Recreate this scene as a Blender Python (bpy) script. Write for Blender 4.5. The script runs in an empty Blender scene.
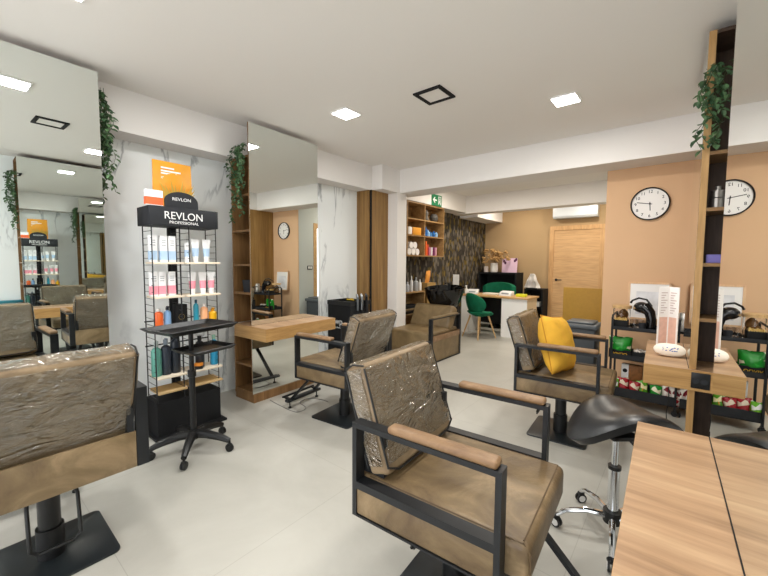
import bpy, bmesh, math, random
from mathutils import Vector, Matrix, Euler
random.seed(7)
sc = bpy.context.scene
COL = sc.collection

# ------------------------------------------------------------------ camera, light, exposure
F, CX, CY, CAMH = 365.45, 384.0, 286.04, 1.394
yaw, pit, rol = [math.radians(a) for a in (39.312, 3.757, .337)]
_f = Vector((-math.sin(yaw)*math.cos(pit), math.cos(yaw)*math.cos(pit), -math.sin(pit)))
_r = Vector((math.cos(yaw), math.sin(yaw), 0)); _u = _r.cross(_f)
RT = _r*math.cos(rol)+_u*math.sin(rol); UP = -_r*math.sin(rol)+_u*math.cos(rol)
CAM = Vector((0, 0, CAMH))
cd = bpy.data.cameras.new('camera'); cam = bpy.data.objects.new('camera', cd); COL.objects.link(cam)
cd.sensor_fit = 'HORIZONTAL'; cd.sensor_width = 36; cd.lens = F/768*36
cd.shift_y = (CY-288)/768; cd.clip_start = .02
cam.matrix_world = Matrix(((RT.x, UP.x, -_f.x, 0), (RT.y, UP.y, -_f.y, 0), (RT.z, UP.z, -_f.z, CAMH), (0, 0, 0, 1)))
sc.camera = cam
sc.view_settings.view_transform = 'Standard'; sc.view_settings.look = 'None'
sc.view_settings.gamma = 1; sc.view_settings.use_curve_mapping = False
sc.view_settings.exposure = 0.47
sc.cycles.use_denoising = True
sc.cycles.max_bounces = 16; sc.cycles.glossy_bounces = 12; sc.cycles.diffuse_bounces = 6; sc.cycles.transparent_max_bounces = 16
sc.cycles.sample_clamp_indirect = 6
w = bpy.data.worlds.new('world'); sc.world = w; w.use_nodes = True
w.node_tree.nodes['Background'].inputs[0].default_value = (.98, .98, 1, 1)
w.node_tree.nodes['Background'].inputs[1].default_value = 2.8
CEIL = 2.75
LIGHTS = [(-2.40, .45), (-.72, 1.38), (-2.45, 2.43), (-.82, 3.36), (-.72, -.55), (-2.40, -1.45),  # the pair behind the camera is unseen and serves as fill lighting
          (-2.75, 5.75), (-1.35, 5.75), (-2.75, 7.75), (-1.35, 7.75)]
LPOW = 13.5

def ray(px, py): return RT*((px-CX)/F) - UP*((py-CY)/F) + _f
def at_z(px, py, z): d = ray(px, py); return CAM + d*((z-CAMH)/d.z)
def at_x(px, py, x): d = ray(px, py); return CAM + d*(x/d.x)
def at_y(px, py, y): d = ray(px, py); return CAM + d*(y/d.y)

# ------------------------------------------------------------------ materials
def lin(h):
    h = h.lstrip('#'); c = [int(h[i:i+2], 16)/255 for i in (0, 2, 4)]
    return tuple([x/12.92 if x <= .04045 else ((x+.055)/1.055)**2.4 for x in c]+[1])
MC = {}
def nodes(name):
    m = bpy.data.materials.new(name); m.use_nodes = True
    nt = m.node_tree; b = nt.nodes['Principled BSDF']
    return m, nt, b
def plain(name, h, rough=.5, metal=0, spec=.5, bump=0, bscale=60, coat=0, var=0, vscale=6, trans=0, ior=1.45, emit=0):
    if name in MC: return MC[name]
    m, nt, b = nodes(name)
    b.inputs['Base Color'].default_value = lin(h); b.inputs['Roughness'].default_value = rough
    b.inputs['Metallic'].default_value = metal; b.inputs['Specular IOR Level'].default_value = spec
    b.inputs['Coat Weight'].default_value = coat; b.inputs['Transmission Weight'].default_value = trans
    b.inputs['IOR'].default_value = ior
    if emit:
        b.inputs['Emission Color'].default_value = lin(h); b.inputs['Emission Strength'].default_value = emit
    if bump or var:
        tc = nt.nodes.new('ShaderNodeTexCoord')
    if bump:
        n = nt.nodes.new('ShaderNodeTexNoise'); n.inputs['Scale'].default_value = bscale; n.inputs['Detail'].default_value = 4
        bp = nt.nodes.new('ShaderNodeBump'); bp.inputs['Strength'].default_value = bump; bp.inputs['Distance'].default_value = .01
        nt.links.new(tc.outputs['Object'], n.inputs['Vector']); nt.links.new(n.outputs['Fac'], bp.inputs['Height'])
        nt.links.new(bp.outputs[0], b.inputs['Normal'])
    if var:
        n = nt.nodes.new('ShaderNodeTexNoise'); n.inputs['Scale'].default_value = vscale; n.inputs['Detail'].default_value = 5
        nt.links.new(tc.outputs['Object'], n.inputs['Vector'])
        r = nt.nodes.new('ShaderNodeValToRGB'); c = lin(h)
        r.color_ramp.elements[0].position = .3; r.color_ramp.elements[1].position = .7
        r.color_ramp.elements[0].color = tuple([x*(1-var) for x in c[:3]]+[1]); r.color_ramp.elements[1].color = tuple([min(1, x*(1+var)) for x in c[:3]]+[1])
        nt.links.new(n.outputs['Fac'], r.inputs[0]); nt.links.new(r.outputs[0], b.inputs['Base Color'])
    MC[name] = m; return m
def wood(name, c1, c2, scale=(1, 12, 12), rough=.45, c3=None, spec=.4):
    """grain runs along the axis whose scale is smallest"""
    if name in MC: return MC[name]
    m, nt, b = nodes(name)
    tc = nt.nodes.new('ShaderNodeTexCoord'); mp = nt.nodes.new('ShaderNodeMapping'); mp.inputs['Scale'].default_value = scale
    nt.links.new(tc.outputs['Object'], mp.inputs[0])
    n = nt.nodes.new('ShaderNodeTexNoise'); n.inputs['Scale'].default_value = 1.6; n.inputs['Detail'].default_value = 8; n.inputs['Roughness'].default_value = .62; n.inputs['Distortion'].default_value = .6
    nt.links.new(mp.outputs[0], n.inputs['Vector'])
    r = nt.nodes.new('ShaderNodeValToRGB'); e = r.color_ramp.elements
    e[0].position = .32; e[0].color = lin(c1); e[1].position = .68; e[1].color = lin(c2)
    if c3: q = e.new(.5); q.color = lin(c3)
    n2 = nt.nodes.new('ShaderNodeTexNoise'); n2.inputs['Scale'].default_value = 9; n2.inputs['Detail'].default_value = 4
    nt.links.new(mp.outputs[0], n2.inputs['Vector'])
    mx = nt.nodes.new('ShaderNodeMix'); mx.data_type = 'RGBA'; mx.blend_type = 'MULTIPLY'; mx.inputs[0].default_value = .35
    nt.links.new(n.outputs['Fac'], r.inputs[0]); nt.links.new(r.outputs[0], mx.inputs[6])
    r2 = nt.nodes.new('ShaderNodeValToRGB'); r2.color_ramp.elements[0].position = .35; r2.color_ramp.elements[0].color = (.55, .5, .45, 1); r2.color_ramp.elements[1].position = .6
    nt.links.new(n2.outputs['Fac'], r2.inputs[0]); nt.links.new(r2.outputs[0], mx.inputs[7])
    nt.links.new(mx.outputs[2], b.inputs['Base Color'])
    b.inputs['Roughness'].default_value = rough; b.inputs['Specular IOR Level'].default_value = spec
    MC[name] = m; return m

M_ceiling = plain('ceiling_paint', '#EDEAE6', .9, spec=.2)
M_white = plain('white_paint', '#E9E6E3', .85, spec=.2)
M_peach = plain('peach_paint', '#DBB590', .85, spec=.2, var=.02, vscale=2)
M_tan = plain('tan_paint', '#B39873', .85, spec=.2)
M_grey_wall = plain('pale_grey_paint', '#C9CDCB', .85, spec=.2)
M_black = plain('black_powder_coat', '#1B1D20', .42, spec=.45)
M_blackpl = plain('black_plastic', '#141516', .38, spec=.5)
M_blackmat = plain('black_matte', '#17181A', .7, spec=.3)
M_char = plain('charcoal_laminate', '#2B2D31', .6, spec=.3)
M_steel = plain('chrome', '#D9DCE0', .12, metal=1)
M_blueblack = plain('saddle_vinyl', '#16191D', .33, spec=.55, bump=.03, bscale=120)
M_ivory = plain('ivory_board', '#F0E2CC', .5, spec=.3)
M_whitepl = plain('white_plastic', '#EFEFEE', .35)
M_mirror = None
def mk_mirror():
    m, nt, b = nodes('mirror_glass')
    b.inputs['Base Color'].default_value = (.80, .84, .815, 1); b.inputs['Metallic'].default_value = 1; b.inputs['Roughness'].default_value = 0.0
    return m
M_mirror = mk_mirror()
W_desk = wood('desk_wood', '#8C6E52', '#BC9C7A', (7, .5, 7), .42, '#AA8868')
W_desk_edge = wood('desk_edge_wood', '#A37C4B', '#C29A63', (1.5, .7, 14), .45, '#B58D58')
W_case = wood('case_wood', '#6E5030', '#94714A', (9, 9, .7), .5, '#83613C')
W_dark = wood('dark_case_wood', '#38291F', '#544033', (9, 9, .7), .5, '#46352A')
W_pil = wood('pilaster_wood', '#7C5C34', '#A7844F', (10, 10, .45), .5, '#93703F')
W_shelf = wood('wall_shelf_wood', '#8D6B40', '#B18E5E', (9, .8, 9), .5)
W_light = wood('light_oak', '#C79D6D', '#DDB989', (1, 6, 9), .45, '#D3AC7B')
W_leg = wood('beech_leg', '#C9A26C', '#DDB986', (9, 9, 1), .5)

def leather(name, a, bcol, c, scale=5):
    m, nt, b = nodes(name)
    tc = nt.nodes.new('ShaderNodeTexCoord'); n = nt.nodes.new('ShaderNodeTexNoise'); n.inputs['Scale'].default_value = scale; n.inputs['Detail'].default_value = 7; n.inputs['Roughness'].default_value = .6; n.inputs['Distortion'].default_value = .8
    nt.links.new(tc.outputs['Object'], n.inputs[0])
    r = nt.nodes.new('ShaderNodeValToRGB'); e = r.color_ramp.elements; e[0].position = .3; e[0].color = lin(a); e[1].position = .75; e[1].color = lin(c); q = e.new(.52); q.color = lin(bcol)
    nt.links.new(n.outputs['Fac'], r.inputs[0]); nt.links.new(r.outputs[0], b.inputs['Base Color'])
    n2 = nt.nodes.new('ShaderNodeTexNoise'); n2.inputs['Scale'].default_value = 90; n2.inputs['Detail'].default_value = 3
    n3 = nt.nodes.new('ShaderNodeTexNoise'); n3.inputs['Scale'].default_value = 7
    ad = nt.nodes.new('ShaderNodeMath'); ad.operation = 'MULTIPLY_ADD'; ad.inputs[1].default_value = 3
    nt.links.new(tc.outputs['Object'], n2.inputs[0]); nt.links.new(tc.outputs['Object'], n3.inputs[0])
    nt.links.new(n3.outputs['Fac'], ad.inputs[0]); nt.links.new(n2.outputs['Fac'], ad.inputs[2])
    bp = nt.nodes.new('ShaderNodeBump'); bp.inputs['Strength'].default_value = .18; bp.inputs['Distance'].default_value = .008
    nt.links.new(ad.outputs[0], bp.inputs['Height']); nt.links.new(bp.outputs[0], b.inputs['Normal'])
    b.inputs['Roughness'].default_value = .42; b.inputs['Specular IOR Level'].default_value = .45
    return m
M_leather = leather('taupe_leather', '#594732', '#766347', '#9C8566')
M_leather_back = leather('wrapped_leather', '#756148', '#8F7A5E', '#AB967A')
M_leather_pad = leather('armrest_leather', '#73573D', '#866849', '#9A7D5F', 9)
M_leather_wash = leather('wash_leather', '#6E5C40', '#7F6B4B', '#8F7B59', 6)

def mk_plastic():
    m = bpy.data.materials.new('clear_plastic_wrap'); m.use_nodes = True; nt = m.node_tree
    for n in list(nt.nodes): nt.nodes.remove(n)
    out = nt.nodes.new('ShaderNodeOutputMaterial')
    tr = nt.nodes.new('ShaderNodeBsdfTransparent'); tr.inputs[0].default_value = (.96, .96, .94, 1)
    gl = nt.nodes.new('ShaderNodeBsdfGlossy'); gl.inputs['Roughness'].default_value = .10; gl.inputs[0].default_value = (.95, .95, .93, 1)
    df = nt.nodes.new('ShaderNodeBsdfDiffuse'); df.inputs[0].default_value = lin('#D2C6B0')
    tc = nt.nodes.new('ShaderNodeTexCoord')
    mp = nt.nodes.new('ShaderNodeMapping'); mp.inputs['Scale'].default_value = (1, .8, 1.7)
    nt.links.new(tc.outputs['Object'], mp.inputs[0])
    hs = []
    for sc_, di, wt in ((4.5, 1.8, 1.0), (11, 1.6, .32), (26, .6, .06)):
        n = nt.nodes.new('ShaderNodeTexNoise'); n.inputs['Scale'].default_value = sc_; n.inputs['Detail'].default_value = 2; n.inputs['Distortion'].default_value = di
        nt.links.new(mp.outputs[0], n.inputs[0])
        q = nt.nodes.new('ShaderNodeMath'); q.operation = 'SUBTRACT'; q.inputs[1].default_value = .5; nt.links.new(n.outputs['Fac'], q.inputs[0])
        q2 = nt.nodes.new('ShaderNodeMath'); q2.operation = 'ABSOLUTE'; nt.links.new(q.outputs[0], q2.inputs[0])
        q3 = nt.nodes.new('ShaderNodeMath'); q3.operation = 'MULTIPLY'; q3.inputs[1].default_value = wt; nt.links.new(q2.outputs[0], q3.inputs[0]); hs.append(q3)
    a1 = nt.nodes.new('ShaderNodeMath'); nt.links.new(hs[0].outputs[0], a1.inputs[0]); nt.links.new(hs[1].outputs[0], a1.inputs[1])
    a2 = nt.nodes.new('ShaderNodeMath'); nt.links.new(a1.outputs[0], a2.inputs[0]); nt.links.new(hs[2].outputs[0], a2.inputs[1])
    bp = nt.nodes.new('ShaderNodeBump'); bp.inputs['Strength'].default_value = 1.0; bp.inputs['Distance'].default_value = .075
    nt.links.new(a2.outputs[0], bp.inputs['Height'])
    nt.links.new(bp.outputs[0], gl.inputs['Normal'])
    fr = nt.nodes.new('ShaderNodeFresnel'); fr.inputs['IOR'].default_value = 1.6; nt.links.new(bp.outputs[0], fr.inputs['Normal'])
    m1 = nt.nodes.new('ShaderNodeMixShader'); m1.inputs[0].default_value = .09
    nt.links.new(tr.outputs[0], m1.inputs[1]); nt.links.new(df.outputs[0], m1.inputs[2])
    mu = nt.nodes.new('ShaderNodeMath'); mu.operation = 'MULTIPLY_ADD'; mu.inputs[1].default_value = 1.1; mu.inputs[2].default_value = .03; mu.use_clamp = True
    nt.links.new(fr.outputs[0], mu.inputs[0])
    m2 = nt.nodes.new('ShaderNodeMixShader'); nt.links.new(mu.outputs[0], m2.inputs[0])
    nt.links.new(m1.outputs[0], m2.inputs[1]); nt.links.new(gl.outputs[0], m2.inputs[2]); nt.links.new(m2.outputs[0], out.inputs[0])
    return m
M_plastic = mk_plastic()

def mk_marble(name, base, vein, scale=1.0):
    m, nt, b = nodes(name)
    tc = nt.nodes.new('ShaderNodeTexCoord')
    mp = nt.nodes.new('ShaderNodeMapping'); mp.inputs['Rotation'].default_value = (math.radians(38), 0, 0); mp.inputs['Scale'].default_value = (1, 1.9*scale, .55*scale)
    nt.links.new(tc.outputs['Object'], mp.inputs[0])
    n = nt.nodes.new('ShaderNodeTexNoise'); n.inputs['Scale'].default_value = 1.3; n.inputs['Detail'].default_value = 9; n.inputs['Roughness'].default_value = .55; n.inputs['Distortion'].default_value = .5
    nt.links.new(mp.outputs[0], n.inputs[0])
    s = nt.nodes.new('ShaderNodeMath'); s.operation = 'SUBTRACT'; s.inputs[1].default_value = .5
    a = nt.nodes.new('ShaderNodeMath'); a.operation = 'ABSOLUTE'
    nt.links.new(n.outputs['Fac'], s.inputs[0]); nt.links.new(s.outputs[0], a.inputs[0])
    r = nt.nodes.new('ShaderNodeValToRGB'); e = r.color_ramp.elements; e[0].position = 0; e[0].color = lin(vein); e[1].position = .022; e[1].color = (1, 1, 1, 1)
    nt.links.new(a.outputs[0], r.inputs[0])
    n2 = nt.nodes.new('ShaderNodeTexNoise'); n2.inputs['Scale'].default_value = 1.1; n2.inputs['Detail'].default_value = 3
    nt.links.new(tc.outputs['Object'], n2.inputs[0])
    r2 = nt.nodes.new('ShaderNodeValToRGB'); r2.color_ramp.elements[0].position = .45; r2.color_ramp.elements[0].color = (0, 0, 0, 1); r2.color_ramp.elements[1].position = .62
    nt.links.new(n2.outputs['Fac'], r2.inputs[0])
    mx = nt.nodes.new('ShaderNodeMix'); mx.data_type = 'RGBA'; mx.inputs[6].default_value = (1, 1, 1, 1)
    nt.links.new(r2.outputs[0], mx.inputs[0]); nt.links.new(r.outputs[0], mx.inputs[7])
    mu = nt.nodes.new('ShaderNodeMix'); mu.data_type = 'RGBA'; mu.blend_type = 'MULTIPLY'; mu.inputs[0].default_value = 1
    mu.inputs[6].default_value = lin(base); nt.links.new(mx.outputs[2], mu.inputs[7])
    nt.links.new(mu.outputs[2], b.inputs['Base Color']); b.inputs['Roughness'].default_value = .35
    return m
M_marble = mk_marble('white_marble_panel', '#F3F8F9', '#B4B7BB')

def mk_floor():
    m, nt, b = nodes('concrete_floor_tiles')
    tc = nt.nodes.new('ShaderNodeTexCoord')
    n = nt.nodes.new('ShaderNodeTexNoise'); n.inputs['Scale'].default_value = 1.1; n.inputs['Detail'].default_value = 9; n.inputs['Roughness'].default_value = .6; n.inputs['Distortion'].default_value = .7
    nt.links.new(tc.outputs['Object'], n.inputs[0])
    r = nt.nodes.new('ShaderNodeValToRGB'); e = r.color_ramp.elements; e[0].position = .3; e[0].color = lin('#A7A59D'); e[1].position = .7; e[1].color = lin('#BDBBB3')
    nt.links.new(n.outputs['Fac'], r.inputs[0])
    br = nt.nodes.new('ShaderNodeTexBrick'); br.offset = 0; br.inputs['Scale'].default_value = 1; br.inputs['Brick Width'].default_value = 1.2; br.inputs['Row Height'].default_value = 1.2
    br.inputs['Mortar Size'].default_value = .002; br.inputs['Mortar Smooth'].default_value = .2
    br.inputs['Color1'].default_value = br.inputs['Color2'].default_value = (1, 1, 1, 1); br.inputs['Mortar'].default_value = (.82, .81, .8, 1)
    mp = nt.nodes.new('ShaderNodeMapping'); mp.inputs['Location'].default_value = (.35, .73, 0)
    nt.links.new(tc.outputs['Object'], mp.inputs[0]); nt.links.new(mp.outputs[0], br.inputs['Vector'])
    mu = nt.nodes.new('ShaderNodeMix'); mu.data_type = 'RGBA'; mu.blend_type = 'MULTIPLY'; mu.inputs[0].default_value = 1
    nt.links.new(r.outputs[0], mu.inputs[6]); nt.links.new(br.outputs['Color'], mu.inputs[7]); nt.links.new(mu.outputs[2], b.inputs['Base Color'])
    b.inputs['Roughness'].default_value = .38; b.inputs['Specular IOR Level'].default_value = .45
    return m
M_floor = mk_floor()

def mk_wallpaper():
    m, nt, b = nodes('feather_wallpaper')
    tc = nt.nodes.new('ShaderNodeTexCoord')
    mp = nt.nodes.new('ShaderNodeMapping'); mp.inputs['Scale'].default_value = (1, 22, 9)
    nt.links.new(tc.outputs['Object'], mp.inputs[0])
    v = nt.nodes.new('ShaderNodeTexVoronoi'); v.inputs['Scale'].default_value = 1; v.inputs['Randomness'].default_value = .75
    nt.links.new(mp.outputs[0], v.inputs['Vector'])
    sep = nt.nodes.new('ShaderNodeSeparateColor'); nt.links.new(v.outputs['Color'], sep.inputs[0])
    r = nt.nodes.new('ShaderNodeValToRGB'); r.color_ramp.interpolation = 'CONSTANT'; e = r.color_ramp.elements
    e[0].position = 0; e[0].color = lin('#3A332B'); e[1].position = .3; e[1].color = lin('#6E675C')
    for p, c in ((.5, '#8E8577'), (.68, '#2D2924'), (.82, '#8C7327'), (.93, '#A98F3A')):
        q = e.new(p); q.color = lin(c)
    nt.links.new(sep.outputs[0], r.inputs[0])
    r2 = nt.nodes.new('ShaderNodeValToRGB'); r2.color_ramp.elements[0].color = (1, 1, 1, 1); r2.color_ramp.elements[1].position = .75; r2.color_ramp.elements[1].color = (.3, .3, .3, 1)
    nt.links.new(v.outputs['Distance'], r2.inputs[0])
    mu = nt.nodes.new('ShaderNodeMix'); mu.data_type = 'RGBA'; mu.blend_type = 'MULTIPLY'; mu.inputs[0].default_value = 1
    nt.links.new(r.outputs[0], mu.inputs[6]); nt.links.new(r2.outputs[0], mu.inputs[7]); nt.links.new(mu.outputs[2], b.inputs['Base Color'])
    b.inputs['Roughness'].default_value = .7
    return m
M_wallpaper = mk_wallpaper()
def mk_snack(name, cols):
    m, nt, b = nodes(name)
    tc = nt.nodes.new('ShaderNodeTexCoord'); v = nt.nodes.new('ShaderNodeTexVoronoi'); v.inputs['Scale'].default_value = 28
    nt.links.new(tc.outputs['Object'], v.inputs['Vector'])
    sep = nt.nodes.new('ShaderNodeSeparateColor'); nt.links.new(v.outputs['Color'], sep.inputs[0])
    r = nt.nodes.new('ShaderNodeValToRGB'); r.color_ramp.interpolation = 'CONSTANT'; e = r.color_ramp.elements
    e[0].position = 0; e[0].color = lin(cols[0]); e[1].position = .62; e[1].color = lin(cols[1])
    if len(cols) > 2: q = e.new(.85); q.color = lin(cols[2])
    nt.links.new(sep.outputs[0], r.inputs[0]); nt.links.new(r.outputs[0], b.inputs['Base Color'])
    b.inputs['Roughness'].default_value = .25
    return m

# ------------------------------------------------------------------ mesh builder
class MB:
    def __init__(s): s.bm = bmesh.new()
    def _add(s, tb, mat=None):
        if mat is not None: bmesh.ops.transform(tb, matrix=mat, verts=tb.verts)
        me = bpy.data.meshes.new('t'); tb.to_mesh(me); tb.free(); s.bm.from_mesh(me); bpy.data.meshes.remove(me)
    def box(s, c, d, rot=(0, 0, 0), bev=0, seg=2):
        tb = bmesh.new(); bmesh.ops.create_cube(tb, size=1)
        bmesh.ops.scale(tb, vec=d, verts=tb.verts)
        if bev: bmesh.ops.bevel(tb, geom=list(tb.edges), offset=bev, segments=seg, profile=.5, affect='EDGES')
        s._add(tb, Matrix.Translation(c) @ Euler(rot).to_matrix().to_4x4()); return s
    def box2(s, a, b, bev=0, seg=2):
        return s.box([(a[i]+b[i])/2 for i in range(3)], [abs(b[i]-a[i]) for i in range(3)], bev=bev, seg=seg)
    def cyl(s, p0, p1, r, r2=None, n=20, caps=True):
        p0, p1 = Vector(p0), Vector(p1); r2 = r if r2 is None else r2
        tb = bmesh.new(); L = (p1-p0).length
        bmesh.ops.create_cone(tb, cap_ends=caps, segments=n, radius1=r, radius2=r2, depth=L)
        q = Vector((0, 0, 1)).rotation_difference((p1-p0).normalized())
        s._add(tb, Matrix.Translation((p0+p1)/2) @ q.to_matrix().to_4x4()); return s
    def sph(s, c, r, sc3=(1, 1, 1), rot=(0, 0, 0), n=16):
        tb = bmesh.new(); bmesh.ops.create_uvsphere(tb, u_segments=n, v_segments=max(6, n//2), radius=r)
        bmesh.ops.scale(tb, vec=sc3, verts=tb.verts); s._add(tb, Matrix.Translation(c) @ Euler(rot).to_matrix().to_4x4()); return s
    def tube(s, pts, r, n=8, closed=False):
        pts = [Vector(p) for p in pts]; rings = []; N = len(pts); bm = s.bm
        for i, p in enumerate(pts):
            if closed: t = pts[(i+1) % N]-pts[i-1]
            else: t = pts[min(i+1, N-1)]-pts[max(i-1, 0)]
            t.normalize()
            a = Vector((0, 0, 1)) if abs(t.z) < .9 else Vector((1, 0, 0))
            u = t.cross(a).normalized(); v = t.cross(u).normalized()
            if i and (u-pu).length > (u+pu).length: u, v = -u, -v
            pu = u
            rr = r[i] if isinstance(r, (list, tuple)) else r
            rings.append([bm.verts.new(p+u*rr*math.cos(2*math.pi*k/n)+v*rr*math.sin(2*math.pi*k/n)) for k in range(n)])
        for i in range(N if closed else N-1):
            A, B = rings[i], rings[(i+1) % N]
            for k in range(n): bm.faces.new((A[k], A[(k+1) % n], B[(k+1) % n], B[k]))
        if not closed: bm.faces.new(rings[0][::-1]); bm.faces.new(rings[-1])
        return s
    def lathe(s, prof, loc=(0, 0, 0), n=24, sx=1, sy=1):
        bm = s.bm; rings = []
        for r, z in prof:
            rings.append([bm.verts.new((loc[0]+sx*max(r, 1e-4)*math.cos(2*math.pi*k/n), loc[1]+sy*max(r, 1e-4)*math.sin(2*math.pi*k/n), loc[2]+z)) for k in range(n)])
        for A, B in zip(rings, rings[1:]):
            for k in range(n): bm.faces.new((A[k], A[(k+1) % n], B[(k+1) % n], B[k]))
        bm.faces.new(rings[0][::-1]); bm.faces.new(rings[-1]); return s
    def prism(s, poly, z0, z1, bev=0, axis='z'):
        tb = bmesh.new()
        def P(a, b, c): return (a, b, c) if axis == 'z' else ((c, a, b) if axis == 'x' else (a, c, b))
        A = [tb.verts.new(P(x, y, z0)) for x, y in poly]; B = [tb.verts.new(P(x, y, z1)) for x, y in poly]; n = len(poly)
        tb.faces.new(A[::-1]); tb.faces.new(B)
        for i in range(n): tb.faces.new((A[i], A[(i+1) % n], B[(i+1) % n], B[i]))
        bmesh.ops.recalc_face_normals(tb, faces=tb.faces)
        if bev: bmesh.ops.bevel(tb, geom=list(tb.edges), offset=bev, segments=2, profile=.5, affect='EDGES')
        s._add(tb); return s
    def grid(s, fn, nu, nv, thick=0):
        """surface fn(u,v)->Vector on a nu x nv grid, optional thickness along z-normal approx"""
        bm = s.bm; V = [[bm.verts.new(fn(i/nu, j/nv)) for j in range(nv+1)] for i in range(nu+1)]
        fs = [bm.faces.new((V[i][j], V[i+1][j], V[i+1][j+1], V[i][j+1])) for i in range(nu) for j in range(nv)]
        if thick: bmesh.ops.recalc_face_normals(bm, faces=fs); bmesh.ops.solidify(bm, geom=fs, thickness=thick)
        return s
    def build(s, name, mat, parent=None, smooth=True, angle=35, normals=True):
        if normals: bmesh.ops.recalc_face_normals(s.bm, faces=s.bm.faces)
        me = bpy.data.meshes.new(name); s.bm.to_mesh(me); s.bm.free()
        if smooth and len(me.polygons):
            me.polygons.foreach_set('use_smooth', [True]*len(me.polygons)); me.set_sharp_from_angle(angle=math.radians(angle))
        for m in (mat if isinstance(mat, (list, tuple)) else [mat]): me.materials.append(m)
        o = bpy.data.objects.new(name, me); COL.objects.link(o)
        if parent is not None: o.parent = parent
        return o
def tag(o, label, cat, group=None):
    o['label'] = label; o['category'] = cat
    if group: o['group'] = group
    return o
def thing(name, label, cat, loc=(0, 0, 0), rz=0, group=None):
    o = bpy.data.objects.new(name, None); COL.objects.link(o); o.empty_display_size = .1
    o.location = loc; o.rotation_euler = (0, 0, rz); return tag(o, label, cat, group)
def struct(name, mb, mat, parent=None, **k):
    o = mb.build(name, mat, parent, **k)
    if parent is None: o['kind'] = 'structure'
    return o
def dup(o, loc=None, rz=None, label=None, parent=None):
    c = o.copy(); COL.objects.link(c)
    if parent is not None: c.parent = parent
    for ch in [x for x in o.children]: dup(ch, parent=c)
    if loc is not None: c.location = loc
    if rz is not None: c.rotation_euler = (0, 0, rz)
    if label: c['label'] = label
    return c
def text(name, body, size, mat, parent, loc, rot, ext=.0008, align='CENTER', sx=1.0):
    cu = bpy.data.curves.new(name, 'FONT'); cu.body = body; cu.size = size; cu.extrude = ext; cu.align_x = align; cu.align_y = 'CENTER'
    t = bpy.data.objects.new(name, cu); COL.objects.link(t)
    dg = bpy.context.evaluated_depsgraph_get(); dg.update()
    me = bpy.data.meshes.new_from_object(t.evaluated_get(dg)); bpy.data.objects.remove(t)
    me.transform(Matrix.Diagonal((sx, 1, 1, 1)))
    me.materials.clear(); me.materials.append(mat)
    o = bpy.data.objects.new(name, me); COL.objects.link(o); o.parent = parent; o.location = loc; o.rotation_euler = rot
    return o
PI = math.pi

# ------------------------------------------------------------------ the room
XW, XB = -3.74, -3.49                     # marble wall, beam face on the left
ZB = 2.415
wR = math.radians(-1.85)                  # direction of the right-hand stations
WD = Vector((math.sin(wR), math.cos(wR), 0)); WN = Vector((-WD.y, WD.x, 0))   # WN points into the room
R0 = Vector((.099, 1.7436, 0))
def RW(y, off=0):                         # x of the right station plane at y, moved off metres behind it
    t = (y-R0.y)/WD.y; return R0.x+WD.x*t+off
struct('floor', MB().box2((-4.3, -3.2, -.1), (1.6, 9.4, 0)), M_floor)
struct('ceiling', MB().box2((-4.3, -3.2, CEIL), (1.6, 9.4, CEIL+.1)), M_ceiling)
struct('wall_left', MB().box2((-4.2, -3.0, 0), (XW, 4.33, CEIL)), M_marble)
struct('trim_1', MB().box2((XW, -3.0, ZB), (XB, 4.385, CEIL)), M_white)               # beam along the left wall
struct('trim_2', MB().box2((XB, 3.98, ZB), (-3.30, 4.385, CEIL)), M_white)            # stepped box at the corner
struct('trim_3', MB().box2((-4.2, 4.385, ZB), (1.5, 4.77, CEIL)), M_white)              # cross beam
mb = MB().box2((XW, 3.93, 0), (-3.505, 4.0, ZB)).box2((XW, 3.965, 0), (-3.475, 4.33, ZB))
struct('trim_4', mb, W_pil)                                                            # wood pilaster
struct('trim_5', MB().box2((-4.2, 4.33, 0), (-3.30, 4.56, ZB)), M_white)               # white pier
struct('wall_rear', MB().box2((-4.2, -3.1, 0), (1.6, -3.0, .12)).box2((-4.2, -3.1, 2.68), (1.6, -3.0, CEIL)), M_white)
wn = MB()
for x in (-3.5, -2.2, -.9, .4): wn.box2((x-.03, -3.09, .12), (x+.03, -3.01, 2.68))
wn.box2((-3.5, -3.09, .12), (.4, -3.01, .17)).box2((-3.5, -3.09, 2.63), (.4, -3.01, 2.68))
wf = struct('added_fill_window', wn, M_black)  # unseen storefront opening, added so world light brightens the ceiling
struct('dark_recess_strip', MB().box2((-3.505, 3.948, 0), (-3.476, 3.966, ZB)), M_blackmat)  # dark recess of the pilaster corner, put in as a black strip
# right wall behind the stations (marble), wood towards the peach pier
OFF = .33
mb = MB(); a, b = RW(-3.0, OFF), RW(3.95, OFF)
mb.prism([(a, -3.0), (b, 3.95), (1.5, 3.95), (1.5, -3.0)], 0, CEIL); struct('wall_right', mb, M_marble)
mb = MB().box2((.035, 3.95, 0), (1.5, 4.10, ZB)).box2((.06, 4.10, 0), (1.5, 4.115, ZB)).box2((.035, 4.115, 0), (1.5, 4.385, ZB))
mb.box2((.045, 4.385, 0), (1.5, 4.77, ZB)); struct('trim_6', mb, W_pil)
struct('trim_7', MB().box2((.06, 3.95, ZB), (1.5, 4.385, CEIL)), M_white)
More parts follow.
